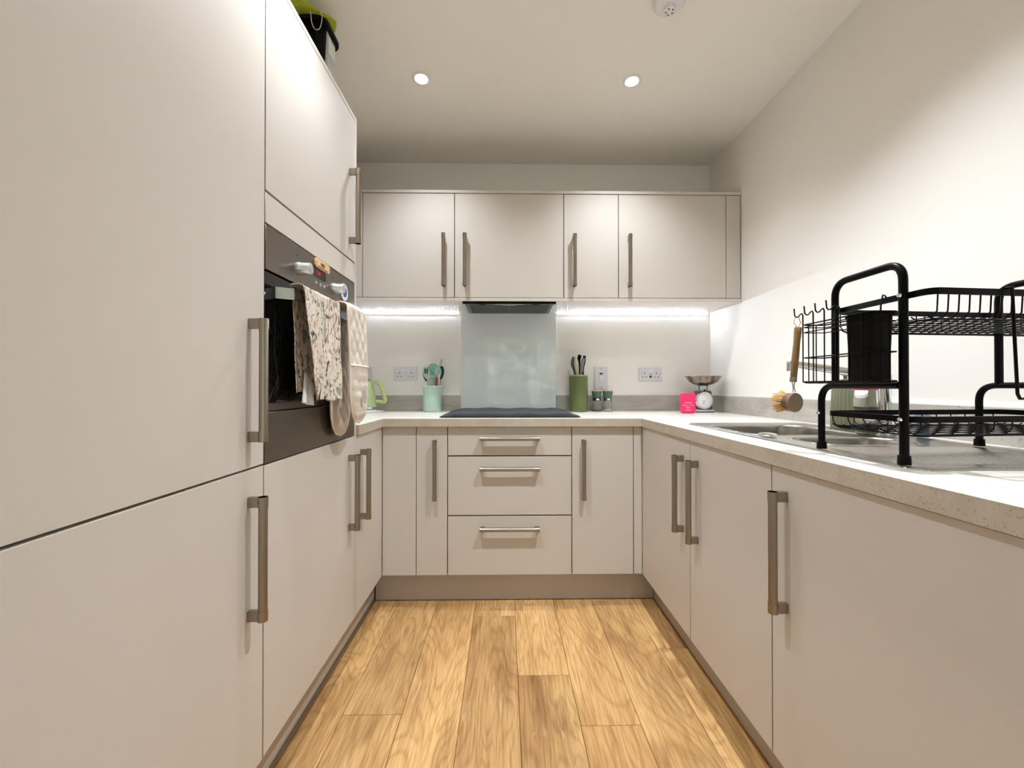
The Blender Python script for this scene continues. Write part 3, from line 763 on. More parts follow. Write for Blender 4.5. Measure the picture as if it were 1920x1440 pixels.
def mitt(side):
    def f(u, v):
        s = LT*v; x, z, n = mpath(s); w = mhalf(s); uu = 2*u-1
        y = mcy(s) + w*uu
        th = .0042*math.sqrt(max(0, 1-uu**4))*(.3+.7*min(1, min(s, LT-s)/.02))
        a = (y-1.42)/.027*PI*.5; b2 = s/.034*PI*.5
        qv = (abs(math.sin(a+b2))*abs(math.sin(a-b2)))**.5
        th += .0042*qv*(1-uu**6)*min(1, min(s, LT-s)/.02)
        p = Vector((x, y, z)) + n*th*side
        p.x += .002*noise.noise(Vector((y*20, z*20, 1)))
        p.x = max(p.x, -.5905)
        return p
    return f
q = MB(); q.grid(mitt(1), 36, 200); q.grid(mitt(-1), 36, 200)
q.build('quilted_pad', M_cream, t, weld=True, angle=80)
def mb_(sgn, s): x, z, n = mpath(s); return Vector((x, mcy(s)+sgn*mhalf(s), z))
loop = [mb_(1, LT*i/120) for i in range(121)] + [mb_(-1, LT*(120-i)/120) for i in range(1, 120)]
MB().tube(loop, .0034, 8, closed=True).build('piping', M_creamp, t)
def pocket(s0, s1, sgn):
    q = MB()
    def f(u, v):
        s = s0+(s1-s0)*v; x, z, n = mpath(s); w = mhalf(s)*.985; uu = 2*u-1; y = mcy(s)+w*uu
        e = min(s, LT-s)
        th = .0095 + .004*noise.noise(Vector((y*28, z*22, 4))) + .002*abs(math.sin(z*90))
        th = th*math.sqrt(max(0, 1-uu**4))*min(1, e/.03) + .0005
        return Vector((x, y, z)) + n*th
    q.grid(f, 24, 40); q.build('pocket', M_cream, t, angle=80)
    xs, zs, n = mpath(s0 if sgn > 0 else s1); sc = s0 if sgn > 0 else s1
    pts = []
    for i in range(15):
        uu = -1+2*i/14; pts.append(Vector((xs, mcy(sc)+mhalf(sc)*uu, zs)) + n*(.002+.0085*math.sqrt(max(0, 1-uu**4))))
    MB().tube(pts, .0036, 8).build('pocket_edge', M_creamp, t)
pocket(LT-.195, LT-.001, 1)
pocket(.001, .19, -1)
q = MB(); q.prism(rrect(1.418, 1.462, .992, 1.05, .01), 'X', MX_OUT+.014, MX_OUT+.0146); q.build('printed_badge', mat('faint_print', (176, 168, 154), .85), t)

# ================================================================== kettle
kx, ky = -.845, 2.43; kz = WT1+.0006
t = thing('kettle', 'light green electric kettle in the left corner behind the oven glove', 'kettle', (kx, ky, kz))
MB().lathe((kx, ky, kz), [(0, 0), (.078, 0), (.080, .004), (.078, .014), (.07, .019), (0, .019)], 40).build('power_base', M_white, t)
MB().lathe((kx, ky, kz), [(0, .0195), (.073, .0195), (.078, .026), (.078, .034), (.074, .06), (.062, .14), (.055, .178), (.053, .185), (0, .185)], 48).build('body', M_kgreen, t)
MB().lathe((kx, ky, kz), [(.0762, .0198), (.0795, .0198), (.0800, .026), (.0790, .032), (.0775, .032)], 48).build('chrome_ring', M_chrome, t)
MB().lathe((kx, ky, kz), [(0, .1855), (.054, .1855), (.050, .196), (.03, .203), (0, .204)], 40).build('lid', M_chrome, t)
MB().lathe((kx, ky, kz), [(0, .204), (.008, .204), (.008, .214), (.013, .220), (.011, .228), (0, .230)], 20).build('lid_knob', M_blackp, t)
hp = [(kx+.050, ky, kz+.168), (kx+.075, ky, kz+.176), (kx+.098, ky, kz+.168), (kx+.115, ky, kz+.135), (kx+.126, ky, kz+.095), (kx+.130, ky, kz+.072), (kx+.118, ky, kz+.062), (kx+.078, ky, kz+.066)]
MB().tube(cr(hp), crr([.011, .0115, .012, .0115, .0115, .0125, .011, .009]), 14).build('handle', M_kgreen2, t)
MB().tube([(kx+.0545, ky, kz+.18), (kx+.063, ky, kz+.14), (kx+.075, ky, kz+.07), (kx+.0795, ky, kz+.034)], .0035, 8).build('side_trim', M_chrome, t)
MB().tube([(kx-.05, ky-.01, kz+.165), (kx-.075, ky-.012, kz+.182)], [.018, .010], 14).build('spout', M_kgreen, t)
q = MB(); q.tube([(kx+.079, ky, kz+.008), (kx+.10, ky+.01, kz+.006), (kx+.108, ky+.05, kz+.004), (kx+.07, ky+.11, kz+.004)], .0035, 8)
q.build('cord', M_white, t)

# ================================================================== sockets & switch
def plate(x, z, w, h, name, label):
    t = thing(name, label, name.split('_')[-1] if name != 'double_socket' else 'socket', (x, YB-.001, z))
    B(x-w/2, x+w/2, YB-.0105, YB-.0005, z-h/2, z+h/2, .0018).build('plate', M_socket, t); return t
def hole(t, x, z, w, h, m=M_dark, d=.0112, name='pin_slot'): B(x-w/2, x+w/2, YB-d, YB-.0102, z-h/2, z+h/2).build(name, m, t)
def dsock(x, z, label, usb=False):
    t = plate(x, z, .146, .086, 'double_socket', label)
    for sx in (-1, 1):
        cx = x + sx*.038
        hole(t, cx, z+.004+.002, .0045, .010)
        for p in (-.011, .011): hole(t, cx+p, z-.018, .007, .0045)
        r = B(x+sx*.0095-.0065, x+sx*.0095+.0065, YB-.0145, YB-.0102, z+.012, z+.032, .001).build('rocker', M_white, t)
        MB().lathe((x+sx*.060, YB-.0108, z+.002), [(0, 0), (.003, 0), (.003, .0005), (0, .0005)], 12, axis='Y').build('screw', M_nickel, t)
    if usb: hole(t, x, z-.016, .013, .013, M_dark, .0112, 'usb_port'); hole(t, x, z+.002, .018, .0025, M_dark, .0108, 'usb_mark')
dsock(-.634, 1.145, 'white double plug socket left of the utensil pot')
dsock(.925, 1.143, 'white double plug socket with usb port on the right of the back wall', True)
dsock(-.918, 1.145, 'white double plug socket behind the kettle')
t = plate(.609, 1.118, .086, .146, 'cooker_switch', 'tall white cooker switch plate above the two mills')
hole(t, .609, 1.146, .019, .010, M_dark, .0112, 'neon_window')
B(.5985, .6195, YB-.0155, YB-.0102, 1.098, 1.130, .001).build('rocker', M_white, t)
for z in (1.118+.062, 1.118-.062): MB().lathe((.609, YB-.0108, z), [(0, 0), (.003, 0), (.003, .0005), (0, .0005)], 12, axis='Y').build('screw', M_dark, t)

# ================================================================== utensil pot
ux, uy, uz = -.447, 2.50, WT1+.0006
t = thing('utensil_pot', 'mint green ceramic utensil pot left of the splashback', 'pot', (ux, uy, uz))
MB().lathe((ux, uy, uz), [(0, 0), (.053, 0), (.055, .003), (.0560, .08), (.0580, .155), (.0575, .1575), (.0535, .1575), (.051, .08), (.050, .008), (0, .008)], 48).build('body', M_mint, t)
MB().lathe((ux, uy, uz), [(.0572, .1525), (.0586, .1530), (.0588, .1570), (.0570, .1590), (.0535, .1580), (.0535, .1560)], 48).build('rim', mat('pale_mint_rim', (214, 228, 214), .3), t)
q = MB()
for (x, z, w, h) in ((-.006, .126, .003, .026), (-.001, .128, .003, .012), (-.012, .101, .014, .0025), (.006, .101, .016, .0025)):
    q.box(ux+x-w/2, ux+x+w/2, uy-.0578, uy-.0570, uz+z-h/2, uz+z+h/2)
q.build('faint_print', mat('print_pale', (196, 226, 208), .4), t)
UG = 'utensils standing in the mint pot'
def stick(par, p0, p1, r, m, name='handle'): MB().cyl(p0, p1, r, r*.85, 12).build(name, m, par)
def utensil(name, label, m_head, head, hx_, hy_, hz, m_h=M_woodb, foot=(0, 0), r=.0042):
    t = thing(name, label, 'utensil', (ux+foot[0], uy+foot[1], uz+.009), UG)
    stick(t, (ux+foot[0], uy+foot[1], uz+.009+.004), (ux+hx_, uy+hy_, uz+hz), r, m_h)
    q = MB(); head(q); q.build('head', m_head, t); return t
def disc(cx, cy, cz, rx, rz, th=.004, tilt=0., slots=None, dish=.006):
    def h(q):
        b = MB(); n = 36; rings = [1.0, .8, .55, .3]
        M = Matrix.Translation((cx, cy, cz)) @ Matrix.Rotation(tilt, 4, 'Y')
        for sgn in (-1, 1):
            R = []
            for k in rings: R.append([q.bm.verts.new(M @ Vector((rx*k*math.cos(2*PI*j/n), sgn*th/2*(1 if k < 1 else .4) + dish*(1-k*k), rz*k*math.sin(2*PI*j/n)))) for j in range(n)])
            for A, C in zip(R, R[1:]):
                for j in range(n): q.bm.faces.new((A[j], A[(j+1) % n], C[(j+1) % n], C[j]))
            q.bm.faces.new(R[-1])
            if sgn == -1: first = R[0]
            else:
                for j in range(n): q.bm.faces.new((first[j], first[(j+1) % n], R[0][(j+1) % n], R[0][j]))
    return h
utensil('skimmer_spoon', 'big round mint silicone skimmer at the back of the mint pot', M_mints, disc(ux+.002, uy+.022, uz+.245, .040, .052), .002, .022, .195, M_mints, (0, .02))
o = utensil('slotted_spoon', 'pale mint slotted spoon leaning left in the mint pot', M_mintl, disc(ux-.036, uy+.004, uz+.235, .022, .040, tilt=-.22), -.031, .004, .198, M_mintl, (-.014, -.012))
for dx in (-.009, .004): MB().prism([(ux-.036+dx-.003, uz+.232), (ux-.036+dx+.003, uz+.230), (ux-.036+dx+.004, uz+.262), (ux-.036+dx-.004, uz+.262)], 'Y', uy-.0005, uy+.0025).build('slot', M_teal, o)
utensil('dark_turner', 'dark teal silicone turner at the right of the mint pot', M_teal, disc(ux+.050, uy+.016, uz+.238, .018, .042, tilt=.12), .046, .016, .200, M_woodb, (.022, .016))
utensil('dark_ladle', 'dark teal ladle edge at the left of the mint pot', M_teal, disc(ux-.050, uy+.026, uz+.222, .013, .034, tilt=-.25), -.046, .024, .192, M_woodb, (-.022, .018))
utensil('mixing_spoon', 'mint spoon with wooden handle in the right front of the mint pot', M_mintl, disc(ux+.036, uy-.012, uz+.235, .020, .038, tilt=.12), .031, -.012, .199, M_mintl, (.012, -.018))
t2 = thing('silicone_spatula', 'thin pale stick rising highest from the mint pot', 'utensil', (ux+.01, uy-.026, uz+.01), UG)
MB().tube([(ux+.012, uy-.030, uz+.014), (ux+.028, uy-.034, uz+.20), (ux+.044, uy-.038, uz+.262), (ux+.066, uy-.040, uz+.318)], [.004, .0055, .006, .0045], 12).build('handle', mat('grey_mint', (150, 180, 166), .4), t2)
t2 = thing('wooden_handle_brush', 'utensil with a thick brown wooden handle end in the mint pot', 'utensil', (ux+.022, uy-.03, uz+.01), UG)
MB().tube([(ux+.016, uy-.036, uz+.016), (ux+.030, uy-.040, uz+.17), (ux+.031, uy-.040, uz+.208)], [.006, .0095, .0085], 14).build('handle', M_woodb, t2)
t2 = thing('cream_handled_spatula', 'utensil with a cream handle end beside the wooden one', 'utensil', (ux+.035, uy-.02, uz+.01), UG)
MB().tube([(ux+.030, uy-.020, uz+.02), (ux+.044, uy-.026, uz+.19), (ux+.043, uy-.026, uz+.232)], [.004, .0065, .005], 12).build('handle', M_creamp, t2)
t2 = thing('white_handled_peeler', 'short utensil with a white rounded handle at the front left of the mint pot', 'utensil', (ux-.03, uy-.03, uz+.01), UG)
MB().tube([(ux-.020, uy-.026, uz+.03), (ux-.031, uy-.034, uz+.165), (ux-.032, uy-.034, uz+.183)], [.004, .0075, .005], 12).build('handle', M_white, t2)
t2 = thing('whisk', 'wire whisk standing head up in the mint pot', 'utensil', (ux-.008, uy-.01, uz+.01), UG)
q = MB()
for k in range(5):
    a = PI*k/5; pts = []
    for i in range(17):
        s = -1+2*i/16; ww = .017*math.sin(PI*(1-abs(s))**.75)*(1 if s >= 0 else -1)
        pts.append((ux+.002+ww*math.cos(a), uy-.016+ww*math.sin(a), uz+.155+.068*(1-abs(s)**1.6)))
    q.tube(pts, .0011, 6)
q.build('wires', mat('pale_mint_wire', (190, 214, 204), .3), t2); stick(t2, (ux-.004, uy-.006, uz+.012), (ux+.002, uy-.016, uz+.155), .005, M_mints)

# ================================================================== knife pot
nx_, ny, nz_ = .448, 2.50, WT1+.0006
t = thing('knife_pot', 'tall olive green ribbed knife pot right of the splashback', 'pot', (nx_, ny, nz_))
MB().lathe((nx_, ny, nz_), [(0, 0), (.050, 0), (.053, .004), (.0555, .05), (.0560, .215)], 144, ribs=44, rib_d=.0016).build('body', M_pot, t)
MB().lathe((nx_, ny, nz_), [(.0500, .216), (.0568, .2155), (.0572, .222), (.0555, .225), (.0495, .224)], 48).build('rim', M_potr, t)
MB().lathe((nx_, ny, nz_), [(0, .2145), (.0505, .2145), (.0505, .2185), (0, .2185)], 40).build('insert', M_dark, t)
def knife(label, m, pts, w):
    zb = nz_+.2192
    t = thing('kitchen_knife', label, 'knife', (nx_+pts[0][0], ny+pts[0][1], zb), 'knives in the olive pot')
    P = [(nx_+a, ny+b2, zb+c2) for a, b2, c2 in pts]
    MB().tube(cr(P), crr(w), 12).build('handle', m, t)
    e = Vector(P[-1]); MB().cyl(e+Vector((0, -w[-1]*.2, -.012)), e+Vector((0, -w[-1]-.0004, -.012)), .002, n=10).build('rivet', M_nickel, t)
knife('dark grey curved knife handle at the left of the pot', M_knifed, [(-.018, .01, 0), (-.024, .01, .03), (-.036, .008, .07), (-.034, .006, .102), (-.028, .004, .118)], [.006, .007, .0105, .0095, .006])
knife('cream knife handle second from the left in the pot', M_knifec, [(-.006, -.014, 0), (-.010, -.016, .03), (-.014, -.018, .07), (-.020, -.018, .100), (-.022, -.018, .116)], [.0085, .0095, .0125, .0105, .006])
knife('tallest black knife handle at the back of the pot', M_blackp, [(.006, .018, 0), (.008, .020, .05), (.004, .02, .09), (.010, .02, .12), (.012, .02, .130)], [.007, .008, .011, .0115, .009])
knife('mid grey knife handle at the front right of the pot', M_knifeg, [(.010, -.018, 0), (.014, -.020, .03), (.018, -.020, .07), (.025, -.020, .096), (.028, -.02, .106)], [.0055, .009, .0115, .0105, .0085])
knife('black knife handle with a square end at the right of the pot', M_blackp, [(.026, .008, 0), (.024, .008, .02), (.029, .008, .05), (.036, .008, .09), (.039, .008, .124)], [.012, .010, .007, .0095, .009])

# ================================================================== mills
def mill(x, y, label, fill, fz, white):
    z = WT1+.0006; t = thing('spice_mill', label, 'mill', (x, y, z), 'glass mills beside the knife pot')
    MB().lathe((x, y, z), [(0, 0), (.030, 0), (.031, .002), (.0295, .02), (.026, .058), (.0255, .066), (.0235, .066), (.024, .057), (.0265, .006), (0, .006)], 36).build('glass_body', M_glass, t)
    MB().lathe((x, y, z), [(0, .0065), (.0255, .0065), (.0250, fz), (0, fz)], 30).build('filling', fill, t)
    MB().lathe((x, y, z), [(0, .0665), (.0245, .0665), (.0245, .0845), (0, .0845)], 32).build('collar', M_dark if not white else M_scale, t)
    MB().lathe((x, y, z), [(0, .085), (.024, .085), (.0265, .09), (.0305, .118), (.0305, .1245), (0, .1245)], 36).build('grip', M_mill, t)
    MB().lathe((x, y, z), [(0, .125), (.0312, .125), (.0315, .127), (.030, .1305), (0, .1305)], 36).build('wooden_top', M_ply, t)
    q = MB(); q.prism([(x-.008, z+.070), (x+.010, z+.070), (x+.010, z+.080), (x-.008, z+.080)], 'Y', y-.0252, y-.0246); q.build('label', M_label, t)
mill(.559, 2.495, 'left glass pepper mill with dark green grip', M_pepper, .012, False)
mill(.6255, 2.495, 'right glass salt mill with dark green grip', M_salt, .016, True)

# ================================================================== pink tin & kitchen scale
px_, py_, pz_ = 1.038, 2.30, WT1+.0006
t = thing('pink_tin', 'bright pink rounded tin standing in front of the kitchen scale', 'tin', (px_, py_, pz_))
MB().prism(rrect(px_-.041, px_+.041, pz_, pz_+.118, .016), 'Y', py_-.001, py_+.028, .003).build('body', M_pink, t)
MB().prism(rrect(px_-.036, px_+.034, pz_+.012, pz_+.108, .010), 'Y', py_-.0022, py_-.0012).build('lid_panel', M_pink, t)
R90 = Matrix.Rotation(PI/2, 4, 'X')
for s_, sz, z in (('Ginger Gin', .0145, .047),):
    text(s_, sz, M_pinkt, t, Matrix.Translation((px_-.004, py_-.0027, pz_+z)) @ R90)
for z, w in ((.018, .034), (.0225, .028), (.033, .022), (.0355, .020), (.0595, .046), (.0625, .040)): B(px_-.003-w/2, px_-.003+w/2, py_-.0028, py_-.0023, pz_+z-.0012, pz_+z+.0012).build('print_line', M_pinkt, t)
sx_, sy, sz_ = 1.185, 2.43, WT1+.0006
t = thing('kitchen_scale', 'retro kitchen scale with white dial and steel bowl in the right corner', 'scale', (sx_, sy, sz_))
q = MB(); q.box(sx_-.052, sx_+.052, sy-.04, sy+.045, sz_+.004, sz_+.016, .004); q.build('foot_plate', M_greyt, t)
for a in (-.042, .042): B(sx_+a-.007, sx_+a+.007, sy-.036, sy+.04, sz_, sz_+.004).build('foot', M_dark, t)
MB().prism([(sx_-.040, sz_+.016), (sx_+.044, sz_+.016), (sx_+.040, sz_+.120), (sx_+.033, sz_+.128), (sx_-.033, sz_+.128), (sx_-.040, sz_+.120)], 'Y', sy-.026, sy+.040, .003).build('housing', M_scale, t)
dl = MB().lathe((sx_-.010, sy-.040, sz_+.070), [(0, 0), (.047, 0), (.051, .003), (.051, .0135), (0, .0135)], 48, axis='Y').build('dial', M_dial, t)
MB().lathe((sx_-.010, sy-.0415, sz_+.070), [(.0465, .0), (.050, .0), (.0525, .004), (.0525, .012), (.0505, .0135)], 48, axis='Y').build('bezel', M_chrome, dl)
q = MB()
for k in range(40):
    a = 2*PI*k/40; l = .007 if k % 5 == 0 else .004
    c = Vector((sx_-.010, sy-.0404, sz_+.070)); d0 = Vector((math.cos(a), 0, math.sin(a)))
    q.tube([c+d0*(.043-l), c+d0*.043], .0005, 4)
q.build('graduations', mat('grey_print', (120, 120, 124), .5), dl)
q = MB(); c = Vector((sx_-.016, sy-.0405, sz_+.066))
q.tube([c+Vector((-.006, 0, -.004)), c+Vector((0, 0, .006)), c+Vector((.004, 0, -.002)), c+Vector((.010, 0, .004))], .0012, 6)
q.tube([c+Vector((-.008, 0, -.012)), c+Vector((.008, 0, -.012))], .0012, 6); q.build('emblem', MATS['grey_print'], dl)
q = MB()
for a in (-.024, .024): q.cyl((sx_+a, sy, sz_+.128), (sx_+a, sy, sz_+.158), .003, n=10)
q.box(sx_-.026, sx_+.026, sy-.014, sy+.014, sz_+.156, sz_+.160); q.build('bowl_support', M_scale, t)
MB().cyl((sx_, sy-.020, sz_+.1285), (sx_, sy-.020, sz_+.137), .006, n=14).build('zero_knob', M_dark, t)
t = thing('weighing_bowl', 'wide shallow steel bowl on top of the kitchen scale', 'bowl', (sx_, sy, sz_+.1605))
MB().lathe((sx_, sy, sz_+.1605), [(0, 0), (.030, 0), (.055, .006), (.080, .022), (.094, .044), (.101, .051), (.103, .053), (.101, .055), (.093, .048), (.078, .026), (.054, .009), (.03, .003), (0, .003)], 56).build('bowl_shell', M_bowl, t)
MB().prism(rrect(sx_-.030, sx_-.016, sz_+.190, sz_+.204, .002), 'Y', sy-.0935, sy-.0925).build('red_label', mat('red_label', (200, 84, 72), .5), t)

# ================================================================== storage tub on the tall cabinet
tz = TOPZ+.0175
t = thing('storage_tub', 'black plastic tub with a grey painted reflection on one end on top of the tall cabinet', 'tub', (-.80, 1.53, tz))
q = MB()
def tubw(z, g): return (-.965+g, -.655-g, 1.468+g*.6, 1.592-g*.6)
poly = []
for zz, g in ((tz, .012), (tz+.250, 0)):
    a = tubw(zz, g); poly.append([q.bm.verts.new((x, y, zz)) for x, y in rrect(a[0], a[1], a[2], a[3], .03, 6)])
n = len(poly[0])
for j in range(n): q.bm.faces.new((poly[0][j], poly[0][(j+1) % n], poly[1][(j+1) % n], poly[1][j]))
q.bm.faces.new(poly[0]); q.bm.faces.new(poly[1])
q.build('body', M_blackp, t)
q = MB(); q.prism(rrect(-.975, -.643, 1.455, 1.604, .035, 6), 'Z', tz+.245, tz+.262, .003); q.build('rim', M_blackp, t)
B(-.6635, -.6535, 1.497, 1.566, tz+.002, tz+.235).build('end_panel', M_greyt, t)  # grey sheet paints the light reflected in the tub's black end
B(-.6528, -.6515, 1.505, 1.560, tz+.165, tz+.222).build('label', M_label, t)
q = MB(); b = bmesh.new(); bmesh.ops.create_icosphere(b, subdivisions=4, radius=1)
for v in b.verts:
    d = v.co.copy(); k = 1 + .16*noise.noise(d*2.2) + .07*noise.noise(d*6)
    v.co = Vector((-.80+.155*d.x*k, 1.525+.085*d.y*k, tz+.2630+.030+.030*d.z*k))
zmin = min(v.co.z for v in b.verts)
for v in b.verts: v.co.z += tz+.2626-zmin
q.merge(b)
tag(q.build('lime_bag', M_lime, None, (-.80, 1.525, tz+.262)), 'crumpled lime yellow fabric bag on top of the black tub', 'bag')
q = MB(); pts = [(-.70, 1.462, tz+.275), (-.69, 1.447, tz+.255), (-.685, 1.444, tz+.22), (-.672, 1.443, tz+.195), (-.655, 1.442, tz+.20), (-.648, 1.442, tz+.24), (-.66, 1.445, tz+.268), (-.68, 1.46, tz+.28)]
tag(q.tube(cr(pts), .0014, 6).build('string_loop', M_string, None, (-.68, 1.45, tz+.2)), 'thin cream string loop dangling from the lime bag', 'string')

# ================================================================== dish rack
Bf = Vector((.763, .770, .9135)); U = Vector((.9965, .084, 0)).normalized(); V = Vector((0, 1, 0))
def rp(s, t, z): return Bf + U*s + V*t + Vector((0, 0, z - Bf.z))
LEN, WID, POST = .432, .204, .162
t = thing('dish_rack', 'black metal two-tier dish drying rack standing over the sink drainer', 'dish rack', rp(LEN/2, WID/2, .9135))
R0 = .0075
def bez(a, b_, c, n=8): return [a*(1-i/n)**2 + b_*2*(i/n)*(1-i/n) + c*(i/n)**2 for i in range(n+1)]
zf = {(0, 0): .9142}
def side(s, idx):
    q = MB(); r_ = .035; ZT_ = 1.302
    # tall hoop: near post from the foot, over the top, down to the lower rail
    P = [rp(s, 0, .926), rp(s, 0, ZT_-r_)] + bez(rp(s, 0, ZT_-r_), rp(s, 0, ZT_), rp(s, r_, ZT_))[1:] + bez(rp(s, POST-r_, ZT_), rp(s, POST, ZT_), rp(s, POST, ZT_-r_)) + [rp(s, POST, 1.066)]
    q.tube(P, R0, 14)
    P = [rp(s, .008, 1.066), rp(s, WID-.04, 1.066)] + bez(rp(s, WID-.04, 1.066), rp(s, WID, 1.066), rp(s, WID, 1.026))[1:] + [rp(s, WID, .926)]
    q.tube(P, R0*.97, 14)
    o = q.build('side_frame', M_black, t)
    for tt in (0, WID): MB().lathe(rp(s, tt, .9142), [(0, 0), (.0105, 0), (.0105, .004), (.0098, .017), (0, .017)], 18).build('rubber_foot', M_blackp, o)
    for tt, z in ((0, 1.238), (0, 1.0), (WID, 1.0)):
        c = rp(s, tt, z) + Vector((-R0, 0, 0)); MB().lathe(c, [(0, -.004), (.003, -.0035), (.0045, 0), (0, 0)], 14, axis='X').build('bolt', M_chrome, o)
side(0, 0); side(LEN, 1)
def frame_rect(s0, s1, t0, t1, z, r=.02, h=.012, w=.004, name='rim'):
    pts = [rp(a, b_, z) for a, b_ in rrect(s0, s1, t0, t1, r, 5)]
    return MB().tube(pts, None, closed=True, sq=(w, h)).build(name, M_black, t)
def tier(z, zb, t0, t1, s0, s1, step, nlong, cnt):
    bk = frame_rect(s0, s1, t0, t1, z)
    q = MB(); n = int((s1-s0-.03)/step)
    for i in range(n+1):
        s = s0 + .015 + i*step
        P = [rp(s, t0, z+.004), rp(s, t0+.002, zb+.010), rp(s, t0+.010, zb), rp(s, t1-.010, zb), rp(s, t1-.002, zb+.010), rp(s, t1, z+.004)]
        q.tube(P, .0013, 6)
    q.build('cross_wires', M_black, bk)['kind'] = 'stuff'
    q = MB()
    for i in range(nlong):
        tt = t0 + .012 + (t1-t0-.024)*i/(nlong-1)
        q.tube([rp(s0+.004, tt, z-.004 if i in (0, nlong-1) and False else zb+.004), rp(s0+.015, tt, zb-.0022), rp(s1-.015, tt, zb-.0022), rp(s1-.004, tt, zb+.004)], .0013, 6)
    q.build('long_wires', M_black, bk)['kind'] = 'stuff'
    MB().tube([rp(a, b_, zb-.004) for a, b_ in rrect(s0+.012, s1-.012, t0+.008, t1-.008, .02, 5)], .0018, 8, closed=True).build('bottom_wire', M_black, bk)
tier(1.238, 1.192, -.042, .176, .010, LEN+.14, .0222, 8, 0)
tier(1.0, .972, -.010, .200, .010, LEN+.06, .040, 7, 0)
# end hangers at the right of the rack
q = MB(); q.tube([rp(.165, -.043, 1.246), rp(.166, -.052, 1.245), rp(.166, -.053, 1.20), rp(.175, -.052, 1.050), rp(.180, -.052, 1.041), rp(.27, -.052, 1.040), rp(.29, -.052, 1.040), rp(.295, -.052, 1.050), rp(.30, -.053, 1.20), rp(.30, -.052, 1.245), rp(.30, -.043, 1.246)], .0026, 8)
q.build('hanging_loop', M_black, t)

# caddy
CX0, CX1, CY0, CY1, CZ0, CZ1 = .697, .7475, .765, .945, 1.074, 1.207
t = thing('wire_caddy', 'black wire cutlery caddy hooked on the left end of the dish rack', 'caddy', (.722, .855, CZ0))
q = MB()
for z, r_ in ((CZ1, .0016), (CZ1-.006, .0012), (1.189, .0012), (1.130, .0014), (CZ0, .0018)):
    q.tube([(a, b_, z) for a, b_ in rrect(CX0, CX1, CY0, CY1, .006, 3)], r_, 6, closed=True)
q.build('hoops', M_black, t)
q = MB()
for y in (.942, .910, .878, .847, .815, .783): q.tube([(CX0-.0022, y, CZ1+.001), (CX0-.0022, y, CZ0), (CX0+.004, y, CZ0-.002), (CX1-.002, y, CZ0-.002)], .0015, 6)
for x in (.712, .730): q.tube([(x, CY1+.002, CZ1), (x, CY1+.002, CZ0-.003), (x, CY0-.002, CZ0-.003), (x, CY0-.002, CZ1)], .0014, 6)
q.build('upright_wires', M_black, t)
for y in (.942, .910, .878, .847):
    z0 = 1.228
    P = [(CX0-.0022, y, CZ1+.001), (CX0-.0022, y, z0+.001), (CX0-.0045, y, z0+.006), (CX0-.008, y, z0+.004), (CX0-.013, y, z0-.002), (CX0-.018, y, z0-.003), (CX0-.0215, y, z0+.001), (CX0-.023, y, z0+.017)]
    MB().tube(P, .0015, 8).build('hook', M_black, t)
for y in (.815, .93):
    q = MB(); q.tube([(.749, y-.012, 1.205), (.7505, y-.012, 1.232), (.760, y-.006, 1.2475), (.7705, y, 1.2475), (.7775, y+.002, 1.238)], .0015, 8)
    q.build('rail_hook', M_black, t)
# cup
t = thing('cutlery_cup', 'black plastic tapered cutlery cup inside the wire caddy', 'cup', (.7225, .797, CZ0))
q = MB(); a0 = [(.7015, .7445, .774, .826), (.7000, .7460, .7685, .8315)]; prev = None
lv = [(CZ0+.001, .7025, .7430, .7755, .8245), (CZ1-.006, .7003, .7445, .770, .830), (CZ1-.004, .6990, .7465, .7685, .8315), (CZ1+.001, .6990, .7465, .7685, .8315), (CZ1+.001, .7020, .7435, .7715, .8285), (CZ0+.004, .7045, .7410, .7775, .8225)]
R = []
for z, x0, x1, y0, y1 in lv: R.append([q.bm.verts.new((x, y, z)) for x, y in rrect(x0, x1, y0, y1, .004, 4)])
n = len(R[0])
for A, C in zip(R, R[1:]):
    for j in range(n): q.bm.faces.new((A[j], A[(j+1) % n], C[(j+1) % n], C[j]))
q.bm.faces.new(R[0]); q.bm.faces.new(R[-1])
q.build('cup_shell', M_blackp, t)

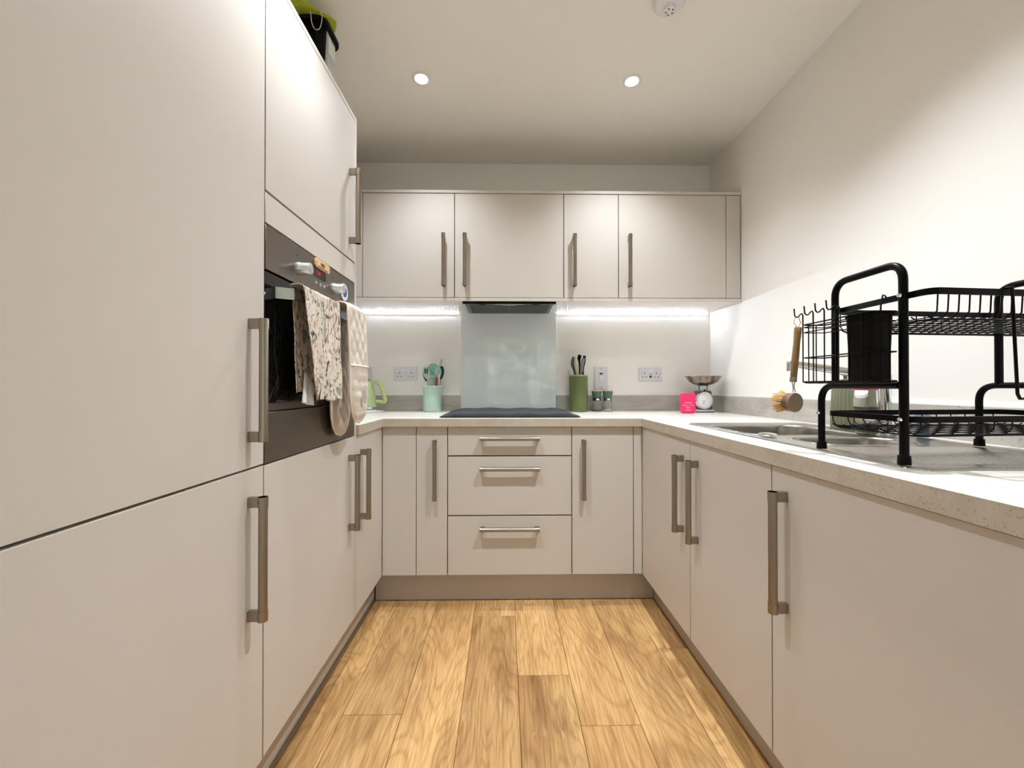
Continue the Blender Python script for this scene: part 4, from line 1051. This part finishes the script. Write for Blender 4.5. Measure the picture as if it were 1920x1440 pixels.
# dish brush
hb = Vector((CX0-.0175, .942, 1.222))
t = thing('dish_brush', 'wooden dish brush with round bristle head hanging from the caddy', 'brush', hb)
q = MB(); q.tube([hb+Vector((.002, 0, .006)), hb+Vector((-.004, 0, .001)), hb+Vector((-.006, 0, -.010)), hb+Vector((.003, 0, -.022)), hb+Vector((.010, 0, -.010)), hb+Vector((.006, 0, .002)), hb+Vector((.002, 0, .006))], .0008, 6); q.build('hanging_loop', M_nickel, t)
h0 = hb+Vector((.004, 0, -.020)); h1 = hb+Vector((-.008, 0, -.143))
q = MB(); q.tube([h0.lerp(h1, k) for k in (0, .02, .10, .3, .6, .9, 1)], [.006, .0078, .0078, .0068, .0074, .0070, .0062], 18); q.build('handle', M_woodh, t)
q = MB(); q.cyl(h1+Vector((.0005, 0, .006)), h1+Vector((-.0005, 0, -.005)), .0072, n=18); q.build('ferrule', M_nickel, t)
hc = hb+Vector((-.006, 0, -.196)); nrm = Vector((.22, -.95, -.03)).normalized()
q = MB()
for s_ in (-1, 1): q.tube([h1+Vector((s_*.003, 0, -.004)), h1+Vector((s_*.001, -.001, -.018)), hc+Vector((s_*.003, 0, .024))], .0011, 8)
q.build('wire_neck', M_nickel, t)
Rm = nrm.to_track_quat('Z', 'Y').to_matrix().to_4x4(); Mh = Matrix.Translation(hc) @ Rm
q = MB(); q.lathe((0, 0, 0), [(0, -.004), (.0215, -.004), (.0225, -.002), (.0225, .003), (.021, .0045), (0, .0045)], 36); q.rot(Mh); q.build('head_back', M_greyt if False else mat('weathered_wood', (132, 112, 90), .55), t)
q = MB(); q.lathe((0, 0, 0), [(0, -.018), (.019, -.018), (.0215, -.014), (.0215, -.0042), (0, -.0042)], 36); q.rot(Mh); q.build('head_base', M_walnut, t)
q = MB(); random.seed(3)
for k in range(230):
    rr = .0185*math.sqrt(random.random()); a = random.random()*2*PI
    p = Vector((rr*math.cos(a), rr*math.sin(a), -.017)); d = Vector((rr*math.cos(a)*.50+random.gauss(0, .001), rr*math.sin(a)*.50+random.gauss(0, .001), -.024-random.random()*.003))
    q.tube([p, p+d], [.0008, .0006], 4)
q.rot(Mh); o = q.build('bristles', M_bristle, t); o['kind'] = 'stuff'
